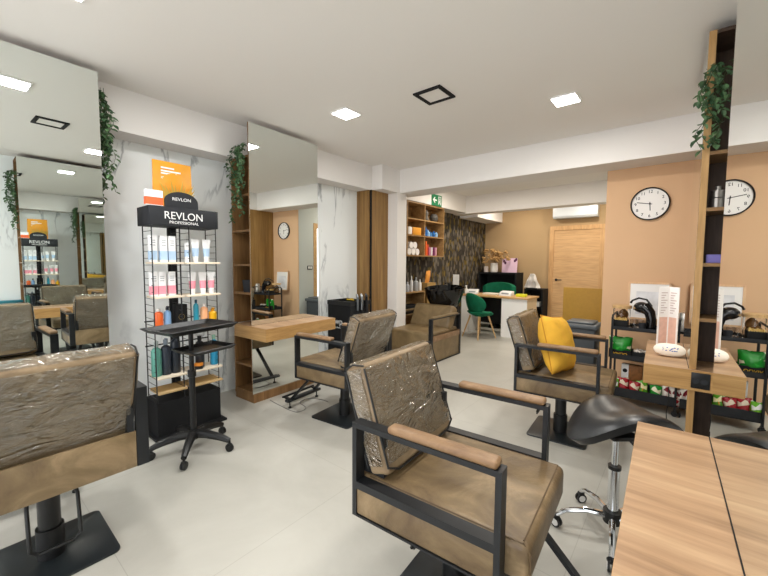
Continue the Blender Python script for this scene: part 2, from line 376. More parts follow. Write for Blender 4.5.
# peach pier and the passage behind it
PY, PX = 4.77, -.705
mb = MB().box2((PX+.002, PY, 0), (1.5, PY+.12, ZB)); struct('wall_pier', mb, M_peach)
mb = MB().box2((PX, PY+.02, 0), (PX+.12, 5.28, CEIL)).box2((PX, 6.05, 0), (PX+.12, 8.6, CEIL)).box2((PX, 5.28, 2.1), (PX+.12, 6.05, CEIL))
struct('wall_passage', mb, M_grey_wall)
mb = MB().box2((PX-.015, 5.19, 0), (PX+.13, 5.28, 2.19)).box2((PX-.015, 6.05, 0), (PX+.13, 6.14, 2.19)).box2((PX-.015, 5.28, 2.1), (PX+.13, 6.05, 2.19))
struct('trim_8', mb, W_light)
struct('wall_side_room', MB().box2((.75, 5.0, 0), (.85, 6.6, CEIL)), M_white)
# rear wash zone
XP, YB = -3.82, 8.6
struct('wall_wash', MB().box2((-4.2, 4.56, 0), (XP, YB, CEIL)), M_wallpaper)
struct('wall_back', MB().box2((-4.2, YB, 0), (1.5, YB+.1, CEIL)), M_tan)
struct('trim_9', MB().box2((-4.2, 4.77, ZB), (-3.53, 6.97, CEIL)), M_white)
struct('trim_10', MB().box2((-4.2, 6.97, 2.40), (PX+.06, 7.25, CEIL)), M_white)
struct('trim_11', MB().box2((-4.2, 7.25, 2.35), (-3.40, YB, CEIL)), M_white)
for nm, bx in (('baseboard_back', ((-3.82, YB-.012, 0), (-2.37, YB, .07))), ('baseboard_pier', ((PX, PY-.012, 0), (.045, PY, .07)))):
    struct(nm, MB().box2(*bx), M_white if nm.endswith('back') else M_peach)

# door in the back wall
dx0, dx1, dz = -2.22, -1.34, 2.10
d = thing('door_1', 'light oak door with wide frame in the tan back wall', 'door', ((dx0+dx1)/2, YB, 0)); 
del d['label']; del d['category']; d['kind'] = 'structure'
hw = (dx1-dx0)/2
MB().box2((-hw, -.03, 0.005), (hw, .0, dz)).build('door_leaf', wood('door_oak', '#C79F70', '#D3AC7D', (.5, 3, 5), .45, '#CDA677'), d)
mb = MB().box2((-hw-.09, -.045, 0), (-hw, .0, dz+.09)).box2((hw, -.045, 0), (hw+.09, .0, dz+.09)).box2((-hw, -.045, dz), (hw, .0, dz+.09))
mb.build('door_frame', wood('frame_oak', '#BE9362', '#D6AE7C', (5, 5, .6), .45), d)
mb = MB().cyl((-hw+.07, -.03, 1.03), (-hw+.07, -.08, 1.03), .012).cyl((-hw+.07, -.075, 1.03), (-hw+.19, -.075, 1.03), .010).cyl((-hw+.07, -.03, 1.03), (-hw+.07, -.038, 1.03), .027)
mb.build('door_handle', M_black, d)

# ------------------------------------------------------------------ ceiling fittings
M_lamp = plain('lamp_diffuser', '#FFFDF8', .5, emit=14)
lamp0 = None
where = ['beside the left mirror wall near the camera', 'near the right mirror wall, first of its row', 'in front of the second left mirror', 'in front of the clock wall, on the right side', 'behind the camera on the right, unseen fill', 'behind the camera on the left, unseen fill',
         'above the wash chair', 'in the passage beside the peach pier', 'above the reception desk', 'in front of the oak door']
for i, (x, y) in enumerate(LIGHTS):
    t = thing('ceiling_light', 'glowing white square ceiling light '+where[i], 'ceiling light', (x, y, CEIL), 0, 'square ceiling lights')
    MB().box2((-.1, -.1, -.012), (.1, .1, 0), bev=.003).build('frame', M_whitepl, t)
    MB().box2((-.088, -.088, -.016), (.088, .088, -.011)).build('diffuser', M_lamp, t)
    ld = bpy.data.lights.new('ceiling_light_lamp', 'AREA'); ld.shape = 'SQUARE'; ld.size = .17; ld.energy = LPOW
    ld.color = (1, .95, .88) if i not in (0, 2, 5) else (.98, .97, .95)
    if i >= 6: ld.color = (1, .9, .76); ld.energy = LPOW*(1.15 if i == 6 else .8)
    lo = bpy.data.objects.new('ceiling_light_lamp', ld); COL.objects.link(lo); lo.parent = t; lo.location = (0, 0, -.018)
for i, (x, y) in enumerate([(-1.63, 2.62), (-1.53, .82)]):
    t = thing('ceiling_vent', ['black square vent frame in the middle of the ceiling', 'black square vent frame seen only in the left mirror'][i], 'vent', (x, y, CEIL), 0, 'square ceiling vents')
    mb = MB()
    for sx, sy, dx, dy in ((0, -1, .25, .03), (0, 1, .25, .03), (-1, 0, .03, .19), (1, 0, .03, .19)):
        mb.box((sx*.11, sy*.11, -.006), (dx, dy, .012))
    mb.build('frame', M_blackmat, t); MB().box2((-.095, -.095, -.005), (.095, .095, 0)).build('panel', M_ceiling, t)

# ------------------------------------------------------------------ ivy
def leaf_mat():
    m, nt, b = nodes('ivy_leaf'); oi = nt.nodes.new('ShaderNodeTexCoord'); n = nt.nodes.new('ShaderNodeTexNoise'); n.inputs['Scale'].default_value = 22
    nt.links.new(oi.outputs['Object'], n.inputs[0]); r = nt.nodes.new('ShaderNodeValToRGB'); r.color_ramp.elements[0].position = .35; r.color_ramp.elements[0].color = lin('#2B4A30'); r.color_ramp.elements[1].position = .7; r.color_ramp.elements[1].color = lin('#64875A')
    nt.links.new(n.outputs['Fac'], r.inputs[0]); nt.links.new(r.outputs[0], b.inputs['Base Color']); b.inputs['Roughness'].default_value = .45
    return m
M_leaf = leaf_mat(); M_stem = plain('ivy_stem', '#3C4A2A', .6)
def ivy(loc, rz, drop, label, strands=11, spread=.11, out=.10):
    t = thing('hanging_ivy', label, 'plant', loc, rz, 'ivy garlands on the mirror columns')
    st, lv = MB(), MB()
    for k in range(strands):
        a = random.uniform(-1, 1); L = drop*(random.uniform(.35, 1) if k else 1)
        x = a*spread; y = random.uniform(.15, 1)*out; pts = []; n = max(5, int(L/.03))
        for i in range(n+1):
            s_ = i/n; pts.append(Vector((x+.02*math.sin(i*.9+k)+a*.02*s_, -y*min(1, s_*5)+.02*math.cos(i*.7+k*2), .03*(1-abs(2*min(s_*4, 1)-1))-L*s_)))
        st.tube(pts, .0016, 4)
        for p in pts[1:]:
            for q in range(1 if random.random() < .45 else 2):
                az = random.uniform(0, 2*PI); tl = random.uniform(.2, 1.1); ln = random.uniform(.030, .052); wd = ln*.34
                M = Matrix.Translation(p) @ Euler((0, tl, az)).to_matrix().to_4x4()
                V = [M @ Vector(v) for v in ((0, 0, 0), (ln*.35, wd, .004), (ln*.7, wd*.75, .003), (ln, 0, -.004), (ln*.7, -wd*.75, .003), (ln*.35, -wd, .004), (ln*.5, 0, -.004))]
                vs = [lv.bm.verts.new(v) for v in V]
                for f in ((0, 6, 1), (1, 6, 2), (2, 6, 3), (3, 6, 4), (4, 6, 5), (5, 6, 0)): lv.bm.faces.new([vs[j] for j in f])
    st.build('stems', M_stem, t); lv.build('leaves', M_leaf, t, smooth=False, normals=False)
    return t

# ------------------------------------------------------------------ styling stations
def station(name_label, origin, ang, flip, desk, case, zs, length=.865, depth=.315, mirror_from=0, dz=(.645, .769), socket=False, plinth=True, colside='near', tc=2.70):
    """local x = along the wall (far direction when colside near), local y = into the room"""
    t = thing('styling_station', name_label, 'styling station', origin, ang, 'mirror stations along the walls')
    s = flip     # +1: room is at +y, -1 : room is at -y
    def B(mb, a, b, bev=0):
        mb.box2((a[0], s*a[1], a[2]), (b[0], s*b[1], b[2]), bev)
    top = 2.70; cw = .26
    c0, c1 = (0, cw) if colside == 'near' else (length-cw, length)
    o0, o1 = (c1, length) if colside == 'near' else (0, c0)
    # carcass of boards: column is an open niche facing outward along x
    mb = MB()
    B(mb, (c0, -.018, .05), (c1, -.003, dz[0])); B(mb, (c0, -.018, dz[1]), (c1, -.003, tc))
    B(mb, (c0, -depth, .05), (c1, -depth+.016, dz[0])); B(mb, (c0, -depth, dz[1]), (c1, -depth+.016, tc))
    B(mb, (c0, -depth, tc-.02), (c1, -.003, tc+.0))
    if tc < top: B(mb, (0, -.018, tc), (length, -.005, top))
    B(mb, (o0, -depth, dz[1]+.002), (o1, -.006, tc)); B(mb, (o0, -depth, .05), (o1, -.006, dz[0]-.002))
    mb.build('case', case, t, smooth=False)
    for z in zs:
        mb = MB(); B(mb, (c0+.003, -depth+.016, z-.02), (c1, -.018, z)); mb.build('shelf', case if case is not W_dark else wood('shelf_edge_dark', '#7A5C3A', '#98764D', (9, 1, 9)), t, smooth=False)
    mb = MB(); B(mb, (0, -.004, dz[1]), (length, 0, top)); B(mb, (0, -.004, .085), (length, 0, dz[0])); mb.build('mirror', M_mirror, t, smooth=False)
    mb = MB(); B(mb, (.0, -.001, dz[1]+.0003), (length if colside == 'near' else .3, .0015, dz[1]+.002)); mb.build('mirror_dark_gap', M_blackmat, t, smooth=False)  # black strip standing in for the dark gap where mirror meets desk
    mb = MB(); B(mb, (0, -depth+.01, 0), (length, .012, .082)); mb.build('plinth', case, t, smooth=False)
    mb = MB(); poly = [(x, s*y) for x, y in desk]
    mb.prism(poly, dz[0], dz[1], bev=.002); o = mb.build('desktop', [W_desk], t, smooth=False)
    # edge band in deeper honey tone on the vertical faces
    me = o.data; me.materials.append(W_desk_edge)
    for p in me.polygons:
        if abs(p.normal.z) < .5: p.material_index = 1
    if socket:
        mb = MB(); B(mb, (desk[0][0]-.006, -.012, dz[0]+.018), (desk[0][0]+.001, -.098, dz[1]-.012), .003); o = mb.build('socket_panel', M_blackpl, t)
        mb = MB()
        for q in (-.034, -.072): mb.cyl((desk[0][0]-.0075, s*q, (dz[0]+dz[1])/2+.0), (desk[0][0]-.006, s*q, (dz[0]+dz[1])/2+.0), .016, n=16)
        mb.build('socket', M_char, o)
    return t
aA, aB = math.radians(-.8), math.radians(-2.3)
DEP = .315
# station B (left, second): local +x along +Y (rotated), room at -y
def angL(a): return math.atan2(math.cos(a), math.sin(a))
sB = station('oak mirror station with tapered desk on the marble wall, beside the product stand', (-3.215, 1.907, 0), angL(aB), -1,
             [(-.03, -.262), (-.03, .268), (.87, .27), (.87, 0.0), (.26, 0.0), (.26, -.262)], W_case, (2.04, 1.70, 1.367, 1.087, .371, .10), tc=2.40)
sA = station('wall-high mirror station at the left edge of the room', (-3.215+.87*math.sin(-aA), .769-.865, 0), angL(aA), -1,
             [(-.02, 0.0), (-.02, .25), (.30, .20), (.30, 0)], W_case, (2.04, 1.70, 1.367, 1.087, .371, .10), colside='far', tc=2.40)
angR = math.atan2(WD.y, WD.x)
dn = R0 - WD*.96
sD = station('mirror station with the big foreground oak desktop at bottom right', (dn.x, dn.y, 0), angR, 1,
             [(-.06, -.262), (-.06, .213), (.96, .213), (.96, 0.0), (.26, 0), (.26, -.262)], W_case, (2.04, 1.70, 1.367, 1.087, .371, .10), length=.96)
c0 = R0 + WD*1.078 + WN*.014
sC = station('mirror station with dark open column and black socket, beside the snack cart', (c0.x, c0.y, 0), angR, 1,
             [(-.025, -.262), (-.025, .218), (.87, .225), (.87, 0.0), (.26, 0), (.26, -.262)], W_dark, (2.035, 1.717, 1.399, 1.076, .10), socket=True)
MB().box2((-.003, -.034, .05), (.0, -.001, .645)).box2((-.003, -.034, .770), (.0, -.001, 2.70)).build('edge_strip', wood('edge_strip_wood', '#A88250', '#C29C68', (9, 9, 1)), sC, smooth=False)
ivy((-3.36, .79, 2.62), 0, .78, 'leafy ivy garland hanging from the far edge of the left mirror', 12, .10, -.07)
ivy((-3.34, 1.885, 2.50), 0, .72, 'ivy garland hanging down the open column beside the second mirror', 12, .11, .06)
ivy((c0.x+.05, c0.y-.012, 2.50), 0, .46, 'green ivy hanging inside the dark column at upper right', 12, .06, .05)
ivy((dn.x+.16, dn.y-.01, 2.55), 0, .75, 'ivy on the column seen in reflection in the left mirror', 10, .10, .06)

# ------------------------------------------------------------------ salon chairs
def superbox(sx, sy, sz, n=8):   # rounded slab helper profile factors
    pass
def salon_chair(loc, rz, za, label, pedal=True, grp='leather salon chairs'):
    t = thing('salon_chair', label, 'salon chair', loc, rz, grp)
    hx, hy, fb = .292, .332, za-.375
    for s in (-1, 1):
        y0, y1 = s*hy, s*(hy-.05)
        mb = MB()
        mb.box2((-hx, y0, fb), (-hx+.02, y1, za)); mb.box2((hx-.02, y0, fb), (hx, y1, za))
        mb.box2((-hx+.02, y0, za-.02), (hx-.02, y1, za)); mb.box2((-hx+.02, y0, za-.262), (hx-.02, y1, za-.234))
        mb.box2((-hx+.02, y0, fb), (hx-.02, y1, fb+.008))
        mb.build('side_frame', M_black, t, smooth=False)
        pd = MB().box((.075, s*(hy-.025), za+.013), (.405, .056, .028), bev=.012, seg=3).build('armrest_pad', M_leather_pad, t)
        MB().box2((-hx+.018, s*(hy-.004), fb+.009), (hx-.018, s*(hy-.045), za-.263), bev=.006).build('side_panel', M_leather, t)
    # seat: fills between frames, front lip runs out past the posts
    yi = hy-.052
    mb = MB()
    mb.box2((-hx+.0, -yi, fb+.01), (hx+.075, yi, za-.232), bev=.028, seg=4)
    seat = mb.build('seat', M_leather, t)
    mb = MB(); zt = za-.2335
    mb.tube([(hx+.05, -yi+.02, zt), (hx+.05, yi-.02, zt)], .003, 6); mb.tube([(-hx+.04, yi-.012, zt-.004), (hx+.05, yi-.012, zt-.004)], .003, 6); mb.tube([(-hx+.04, -yi+.012, zt-.004), (hx+.05, -yi+.012, zt-.004)], .003, 6)
    mb.tube([(hx+.05, -yi+.012, zt), (hx+.073, -yi+.012, zt-.03), (hx+.073, -yi+.012, fb+.04)], .003, 6)
    mb.build('seam', plain('seam_thread', '#5C4A33', .6), seat)
    mb = MB().box2((-hx-.004, -hy+.052, fb+.002), (-hx+.012, hy-.052, za-.2), bev=.004); mb.build('rear_panel', M_leather, t)
    # backrest, leaning back 20 degrees
    a = math.radians(-18); Hb = .44; wb = .277; th = .10
    Mb = Matrix.Translation((-.150, 0, za-.20)) @ Euler((0, a, 0)).to_matrix().to_4x4()
    mb = MB(); mb.box((-th/2, 0, Hb/2), (th, wb*2, Hb), bev=.022, seg=4)
    # slight pillow bulge on front and rear faces
    bmesh.ops.transform(mb.bm, matrix=Mb, verts=mb.bm.verts)
    br = mb.build('backrest', M_leather_back, t)
    mb = MB()
    for s in (-1, 1):
        for x in (.001, -th-.001):
            pts = [Vector((x, s*(wb-.002), .03)), Vector((x, s*(wb-.002), Hb-.02))]
            mb.tube([Mb @ p for p in pts], .0045, 6)
        mb.tube([Mb @ Vector((-th*.0, s*(wb-.002), Hb-.01)), Mb @ Vector((-th*.5, s*(wb+.002), Hb+.002)), Mb @ Vector((-th, s*(wb-.002), Hb-.01))], .004, 6)
    for x in (.004, -th-.004):
        pts = [Vector((x+0, -wb, .035)), Vector((x, -wb+.06, .006)), Vector((x, 0, .0)), Vector((x, wb-.06, .006)), Vector((x, wb, .035))]
        mb.tube([Mb @ p for p in pts], .0045, 6)
    mb.build('piping', M_blackpl, br)
    # crinkled clear wrap
    mb = MB(); g = .009; tb = bmesh.new()
    bmesh.ops.create_cube(tb, size=1); bmesh.ops.scale(tb, vec=(th+2*g, wb*2+2*g, Hb*.96+g), verts=tb.verts)
    bmesh.ops.bevel(tb, geom=list(tb.edges), offset=.026, segments=3, affect='EDGES')
    bmesh.ops.subdivide_edges(tb, edges=[e for e in tb.edges if e.calc_length() > .1], cuts=14, use_grid_fill=True)
    bot = [f for f in tb.faces if f.calc_center_median().z < -Hb*.48+.0]
    bmesh.ops.delete(tb, geom=bot, context='FACES')
    for v in tb.verts:
        q = v.co*1.0
        nn = math.sin(q.z*38+q.y*7+math.sin(q.y*17)*1.5)*.5+math.sin(q.y*23+q.z*15)*.3
        v.co += v.co.normalized()*.003*nn; v.co.x += .002*nn*(1 if v.co.x > 0 else -1)
    mb._add(tb, Mb @ Matrix.Translation((-th/2, 0, Hb/2+.012)))
    mb.build('plastic_wrap', M_plastic, br, angle=60)
    mb = MB()
    for s in (-1, 1): MB().box2((-hx+.0, s*(wb-.03), za-.22), (-hx+.11, s*(wb-.005), za-.03)).build('back_bracket', M_black, t, smooth=False)
    # pump column, base plate
    mb = MB().cyl((0, 0, .012), (0, 0, fb-.03), .042, n=28).cyl((0, 0, .012), (0, 0, .15), .052, n=28); mb.box2((-.12, -.12, fb-.035), (.12, .12, fb+.005), bev=.004)
    mb.build('pump_column', M_blackpl, t)
    hxp, hyp, r = .215, .225, .03; pts = []
    for cx, cy, a0 in ((hxp-r, hyp-r, 0), (-hxp+r, hyp-r, 90), (-hxp+r, -hyp+r, 180), (hxp-r, -hyp+r, 270)):
        for k in range(5): an = math.radians(a0+k*22.5); pts.append((cx+r*math.cos(an), cy+r*math.sin(an)))
    MB().prism(pts, 0, .012, bev=.002).build('base_plate', plain('satin_black_steel', '#1E2326', .32, spec=.5), t)
    mb = MB(); P = [(-.06, -.075, fb-.03), (-.13, -.085, fb-.10), (-.165, -.085, .155), (-.17, -.06, .135), (-.17, .06, .135), (-.165, .085, .155), (-.13, .085, fb-.10), (-.06, .075, fb-.03)]
    mb.tube(P, .008, 8); mb.box((-.05, .075, fb-.03), (.04, .03, .03), bev=.004); mb.box((-.05, -.075, fb-.03), (.04, .03, .03), bev=.004)
    mb.build('pump_lever', M_blackpl, t)
    # footrest
    mb = MB()
    for s in (-1, 1):
        p0, p1 = Vector((.24, s*.13, fb)), Vector((.53, s*.15, .085)); dv = p1-p0
        mb.box((p0+p1)/2, (dv.length, .035, .016), rot=(0, math.atan2(-dv.z, dv.x), math.atan2(dv.y, dv.x)))
    mb.box((.53, 0, .075), (.05, .44, .026), bev=.005); mb.box((.60, 0, .095), (.03, .40, .018), rot=(0, .3, 0))
    for s in (-1, 1): mb.box((.565, s*.18, .086), (.09, .025, .016), rot=(0, -.2, 0)); mb.cyl((.53, s*.18, .0), (.53, s*.18, .01), .016); mb.cyl((.53, s*.18, .008), (.53, s*.18, .07), .006)
    mb.build('footrest', M_black, t)
    return t
ch3 = salon_chair((-.70, 1.345, 0), math.radians(3.5), .772, 'large brown leather salon chair with plastic-wrapped backrest in the centre foreground')
chA = salon_chair((-2.25, .278, 0), math.radians(179.3), .798, 'brown leather salon chair seen from behind at the left edge')
chB = salon_chair((-2.337, 2.30, 0), math.radians(185.6), .752, 'brown leather salon chair facing the oak desk on the left wall')
chC = salon_chair((-.732, 3.204, 0), math.radians(3.7), .757, 'brown leather salon chair with a yellow cushion near the clock wall')

# yellow pillow on chair C
def pillow(loc, rot, label):
    mb = MB(); S = .225
    def f(side):
        def g(u, v):
            x, y = (u*2-1), (v*2-1)
            k = (max(0, 1-abs(x)**2.6)*max(0, 1-abs(y)**2.6))**.5
            e = 1-.10*(1-abs(x*y))*(abs(x)**4+abs(y)**4)*.6
            wr = .004*math.sin(9*x+3*y)+.003*math.sin(14*y-5*x)
            return Vector((side*(k*.10+wr*k), x*S*e, y*S*e))
        return g
    mb.grid(f(1), 18, 18); mb.grid(f(-1), 18, 18); bmesh.ops.remove_doubles(mb.bm, verts=mb.bm.verts, dist=.0006)
    t = thing('throw_pillow', label, 'pillow', loc); t.rotation_euler = rot
    o = mb.build('cushion', plain('mustard_velvet', '#DFAB3C', .75, spec=.25, var=.12, vscale=7, bump=.1, bscale=200), t, angle=80)
    mb = MB(); pts = []
    for k in range(64):
        u = k/64*4; i = int(u); q = (u-i)*2-1
        x, y = [(q, -1), (1, q), (-q, 1), (-1, -q)][i]; e = 1-.10*(1-abs(x*y))*(abs(x)**4+abs(y)**4)*.6
        pts.append((0, x*S*e, y*S*e))
    mb.tube(pts, .004, 6, closed=True); mb.build('piping', plain('mustard_piping', '#C48A22', .7), o)
    return t
rC = math.radians(3.7)
pillow(Vector((-.732, 3.204, 0)) + Vector((-.03, -.06, .757-.232+.220)), (math.radians(-8), math.radians(-16), rC+math.radians(-8)), 'mustard yellow velvet cushion leaning on the backrest of the far chair')

# ------------------------------------------------------------------ backwash unit
t = thing('backwash_unit', 'brown leather hair-washing armchair joined to a black basin behind the pier', 'wash chair', (-3.0, 4.62, 0), 0)
W_ = .40
for s in (-1, 1):
    mb = MB(); x0, x1 = s*W_, s*(W_-.05)
    mb.box2((x0, -.42, 0), (x1, -.38, .62)); mb.box2((x0, .38, 0), (x1, .42, .62)); mb.box2((x0, -.38, .606), (x1, .38, .62)); mb.box2((x0, -.38, 0), (x1, .38, .014))
    mb.build('side_frame', M_black, t, smooth=False)
    MB().box((s*(W_-.025), -.02, .632), (.056, .70, .026), bev=.01).build('armrest_pad', M_leather_wash, t)
    MB().box2((s*(W_-.006), -.378, .016), (s*(W_-.04), .378, .38), bev=.005).build('side_panel', M_leather_wash, t)
    MB().box2((s*(W_+.001), -.38, .30), (s*(W_-.045), .38, .38), bev=.004).build('side_rail', M_leather_pad, t)
MB().box2((-W_+.05, -.42, .02), (W_-.05, .40, .42), bev=.03, seg=3).build('seat', M_leather_wash, t)
mb = MB().box((0, 0, 0), (.72, .16, .40), bev=.06, seg=4); bmesh.ops.transform(mb.bm, matrix=Matrix.Translation((0, .26, .545)) @ Euler((math.radians(-28), 0, 0)).to_matrix().to_4x4(), verts=mb.bm.verts)
mb.build('backrest', M_leather_wash, t)
# basin: tilted bowl
prof = []
mb = MB()
def bowl(u, v):
    an = u*2*PI; r = .06+(.30-.06)*(v**.55); z = .34*(v**1.7)
    k = 1+.12*math.cos(an)**2
    return Vector((r*k*math.cos(an), r*1.05*math.sin(an), z+.035*(math.sin(an)*v)))
mb.grid(bowl, 40, 12, thick=.012); bmesh.ops.remove_doubles(mb.bm, verts=mb.bm.verts, dist=.001)
mb.box((0, 0, .0), (.14, .16, .03), bev=.01)
bmesh.ops.transform(mb.bm, matrix=Matrix.Translation((.02, .56, .645)), verts=mb.bm.verts)
bs = mb.build('basin', plain('black_ceramic', '#0D0E0F', .08, spec=.6), t, angle=60)
mb = MB().cyl((-.02, .80, .92), (-.02, .80, 1.03), .018).tube([(-.02, .80, 1.02), (-.02, .74, 1.06), (-.02, .66, 1.05)], .012, 8).cyl((.05, .80, .97), (.12, .80, 1.0), .01); mb.build('tap', M_blackpl, bs)
MB().box2((-.2, .42, 0), (.2, .72, .64), bev=.01).build('pedestal', M_blackmat, t)
MB().cyl((.29, .50, .0), (.29, .50, .70), .012).build('support_post', M_black, t)

# ------------------------------------------------------------------ product display stand
t = thing('product_display_stand', 'black wire retail display stand with lettered header on the marble wall', 'display stand', (-3.1, 1.262, 0), 0)
FX, BX, Y0, Y1 = 0, -.255, -.235, .262      # front x, back x, left y, right y (local)
MB().box2((BX, Y0, 0), (FX, Y1, .285)).box2((BX-.02, Y0-.03, 0), (FX+.05, Y1+.03, .018)).build('base_box', M_blackmat, t, smooth=False)
hb = MB().box2((BX, Y0-.01, 1.665), (FX+.01, Y1+.01, 1.81), bev=.003).build('header_box', M_char, t)
lw = plain('header_white', '#F2F2F2', .5)
text('lettering', 'REVLON', .082, lw, hb, (FX+.0115, .0, 1.742), (PI/2, 0, PI/2), sx=.95)
text('lettering', 'PROFESSIONAL', .030, lw, hb, (FX+.0115, .0, 1.692), (PI/2, 0, PI/2), sx=1.08)
arch = [(-.125, 0)] + [(.125*math.cos(PI-k*PI/14)*1.0, .05+.075*math.sin(k*PI/14)) for k in range(15)] + [(.125, 0)]
mb = MB().prism([(y-.01, z+1.81) for y, z in arch], FX-.012, FX-.002, axis='x'); ao = mb.build('arch_sign', M_char, t, smooth=False)
text('lettering', 'REVLON', .034, lw, ao, (FX-.0005, -.01, 1.875), (PI/2, 0, PI/2), sx=1.1)
for yy in (Y0+.005, -.03, .04, Y1-.005):
    mb = MB()
    for x in (FX-.01, BX+.06): mb.tube([(x, yy, .285), (x, yy, 1.665)], .0045, 6)
    for k in range(26): mb.tube([(FX-.01, yy, .32+k*.052), (BX+.06, yy, .32+k*.052)], .0022, 5)
    mb.build('wire_ladder', M_black, t)
MB().box2((BX+.0, -.035, .285), (BX+.012, .035, 1.665)).box2((BX+.04, Y0, .9), (BX+.046, Y1, .91)).box2((BX+.04, Y0, .70), (BX+.046, Y1, .71)).build('back_post', M_black, t, smooth=False)
for z in (1.384, 1.118, .868, .487, .368):
    for (ya, yb) in ((Y0+.01, -.012), (.012, Y1+.02)):
        MB().box2((BX+.08, ya, z-.016), (FX+.012, yb, z), bev=.002).build('shelf_board', M_ivory if z != .368 else wood('tray_wood', '#C6A673', '#D9BC8C', (9, 1, 9)), t)
MB().box2((BX+.08, Y0+.012, .368), (FX-.03, Y1, .371)).build('tray_liner', plain('cork_liner', '#A98A55', .8), t, smooth=False)

def prod(name, label, cat, loc, grp, mbs):
    o = thing(name, label, cat, loc, 0, grp)
    for nm, mb, m in mbs: mb.build(nm, m, o)
    return o
M_blue = plain('pale_blue_print', '#B4D0EC', .4); M_pink = plain('pink_print', '#F29DAE', .4); M_wht = plain('carton_white', '#F1F2F4', .4)
def carton(y, z, h, col, label, grp, w_=.050):
    o = thing('boxed_hair_product', label, 'box', (-3.165, y, z), 0, grp)
    MB().box2((-.02, -w_/2, 0), (.02, w_/2, h), bev=.001).build('carton', M_wht, o)
    MB().box2((-.0205, -w_/2-.0005, h*.08), (.0205, w_/2+.0005, h*.42)).build('colour_band', col, o, smooth=False)
    mb = MB()
    for q in (.62, .72, .80): mb.box2((.0202, -w_*.3, h*q), (.0206, w_*.3, h*(q+.025)))
    mb.build('print_lines', plain('print_grey', '#9AA0A8', .6), o, smooth=False)
def tubep(y, z, h, col, label, grp, w_=.06):
    o = thing('hair_product_tube', label, 'tube', (-3.165, y, z), 0, grp)
    def g(u, v):
        an = u*2*PI; k = v; rx = .020*(1-k)+.0015; ry = .021+(w_/2-.021)*k
        return Vector((rx*math.cos(an), ry*math.sin(an), .028+(h-.028)*v))
    mb = MB().grid(g, 20, 8); mb.build('tube_body', M_wht, o, angle=50)
    def g2(u, v):
        q = .12+v*.42; an = u*2*PI; rx = .020*(1-q)+.0022; ry = .021+(w_/2-.021)*q+.0006
        return Vector((rx*math.cos(an), ry*math.sin(an), .028+(h-.028)*q))
    MB().grid(g2, 20, 3).build('colour_band', col, o, angle=50)
    MB().cyl((0, 0, 0), (0, 0, .028), .02, .0205, 16).build('cap', M_wht, o)
ORD = ['first', 'second', 'third']
for i, px in enumerate((153, 163.5, 172)):
    carton(at_x(px, 245, -3.15).y, 1.384, .205, M_blue, 'white and blue carton on the top shelf of the stand, %s from its left end' % ORD[i], 'blue and white cartons')
for i, px in enumerate((188, 196, 207)):
    tubep(at_x(px, 245, -3.15).y+(0 if i else -.003), 1.384, .19 if i else .16, M_blue, 'white and blue tube on the top shelf, %s right of the centre post' % ORD[i], 'blue and white tubes', .072 if i else .04)
for i, px in enumerate((154, 162, 172)):
    carton(at_x(px, 280, -3.15).y, 1.118, .19, M_pink, 'white and pink carton on the second shelf of the stand, %s from its left end' % ORD[i], 'pink and white cartons', .05)
for i, px in enumerate((193, 203.5, 212)):
    tubep(at_x(px, 280, -3.15).y, 1.118, .18, M_pink, 'white and pink tube on the second shelf, %s right of the centre post' % ORD[i], 'pink and white tubes', .068)
def bottle(px, py, z, h, r, col, label, cap='#141516', name='hair_product_bottle', cat='bottle', grp=None, X=-3.17, pump=False, rough=.3, trans=0):
    y = at_x(px, py, X).y; o = thing(name, label, cat, (X, y, z), 0, grp)
    MB().lathe([(r*.9, 0), (r, .006), (r, h*.72), (r*.8, h*.80), (r*.38, h*.84), (r*.38, h*.86)], n=20).build('body', plain('bottle_'+col, col, rough, trans=trans), o)
    mb = MB().lathe([(r*.45, h*.86), (r*.45, h), (r*.2, h+.001)], n=16)
    if pump: mb.box((.012, 0, h+.006), (.04, .014, .012), bev=.002)
    mb.build('cap', plain('cap_'+cap, cap, .4), o)
    return o
g1 = 'bottles on the third shelf of the stand'
bottle(158.5, 315, .868, .15, .032, '#E0652A', 'orange bottle with clear cap on the third shelf', '#D9D6D2', grp=g1)
bottle(167.5, 318, .868, .155, .026, '#7FA5D0', 'pale blue spray bottle on the third shelf', '#2A2E38', grp=g1, pump=True)
o = thing('boxed_hair_product', 'black carton with a gold ring print on the third shelf', 'box', (-3.19, at_x(180, 310, -3.19).y, .868), 0)
MB().box2((-.03, -.045, 0), (.03, .045, .17), bev=.001).build('carton', M_blackmat, o); mb = MB(); mb.tube([(.0305, .022*math.cos(k*PI/12), .07+.022*math.sin(k*PI/12)) for k in range(24)], .0015, 5, closed=True); mb.build('ring_print', plain('gold_print', '#B59A5A', .3, metal=1), o)
bottle(196, 308, .868, .20, .021, '#2B95B0', 'slim teal bottle on the third shelf', '#1B4E66', grp=g1)
bottle(204, 310, .868, .16, .03, '#F2B183', 'peach-coloured bottle on the third shelf', '#F3EDE6', grp=g1)
bottle(212.5, 312, .868, .11, .033, '#E8B31B', 'squat yellow jar with pump on the third shelf', '#D49B10', grp=g1, pump=True)
g2 = 'bottles on the lower shelf of the stand'
bottle(157, 375, .487, .27, .036, '#5E9C8E', 'sage green spray bottle on the lower shelf', '#A9B5B2', grp=g2, pump=True)
bottle(166.5, 372, .487, .28, .037, '#2C3440', 'dark navy bottle with pale cap, beside the green bottle', '#7E8A96', grp=g2, pump=True)
bottle(176, 370, .487, .33, .036, '#232A33', 'tall dark bottle on the lower shelf, next to the centre post', '#1A1D22', grp=g2)
bottle(200, 362, .487, .27, .036, '#20262E', 'dark bottle on the lower shelf, right of the centre post', '#12151A', grp=g2)
bottle(214, 355, .487, .26, .032, '#2C93BE', 'bright blue bottle on the right end of the lower shelf', '#8DB9A4', grp=g2)
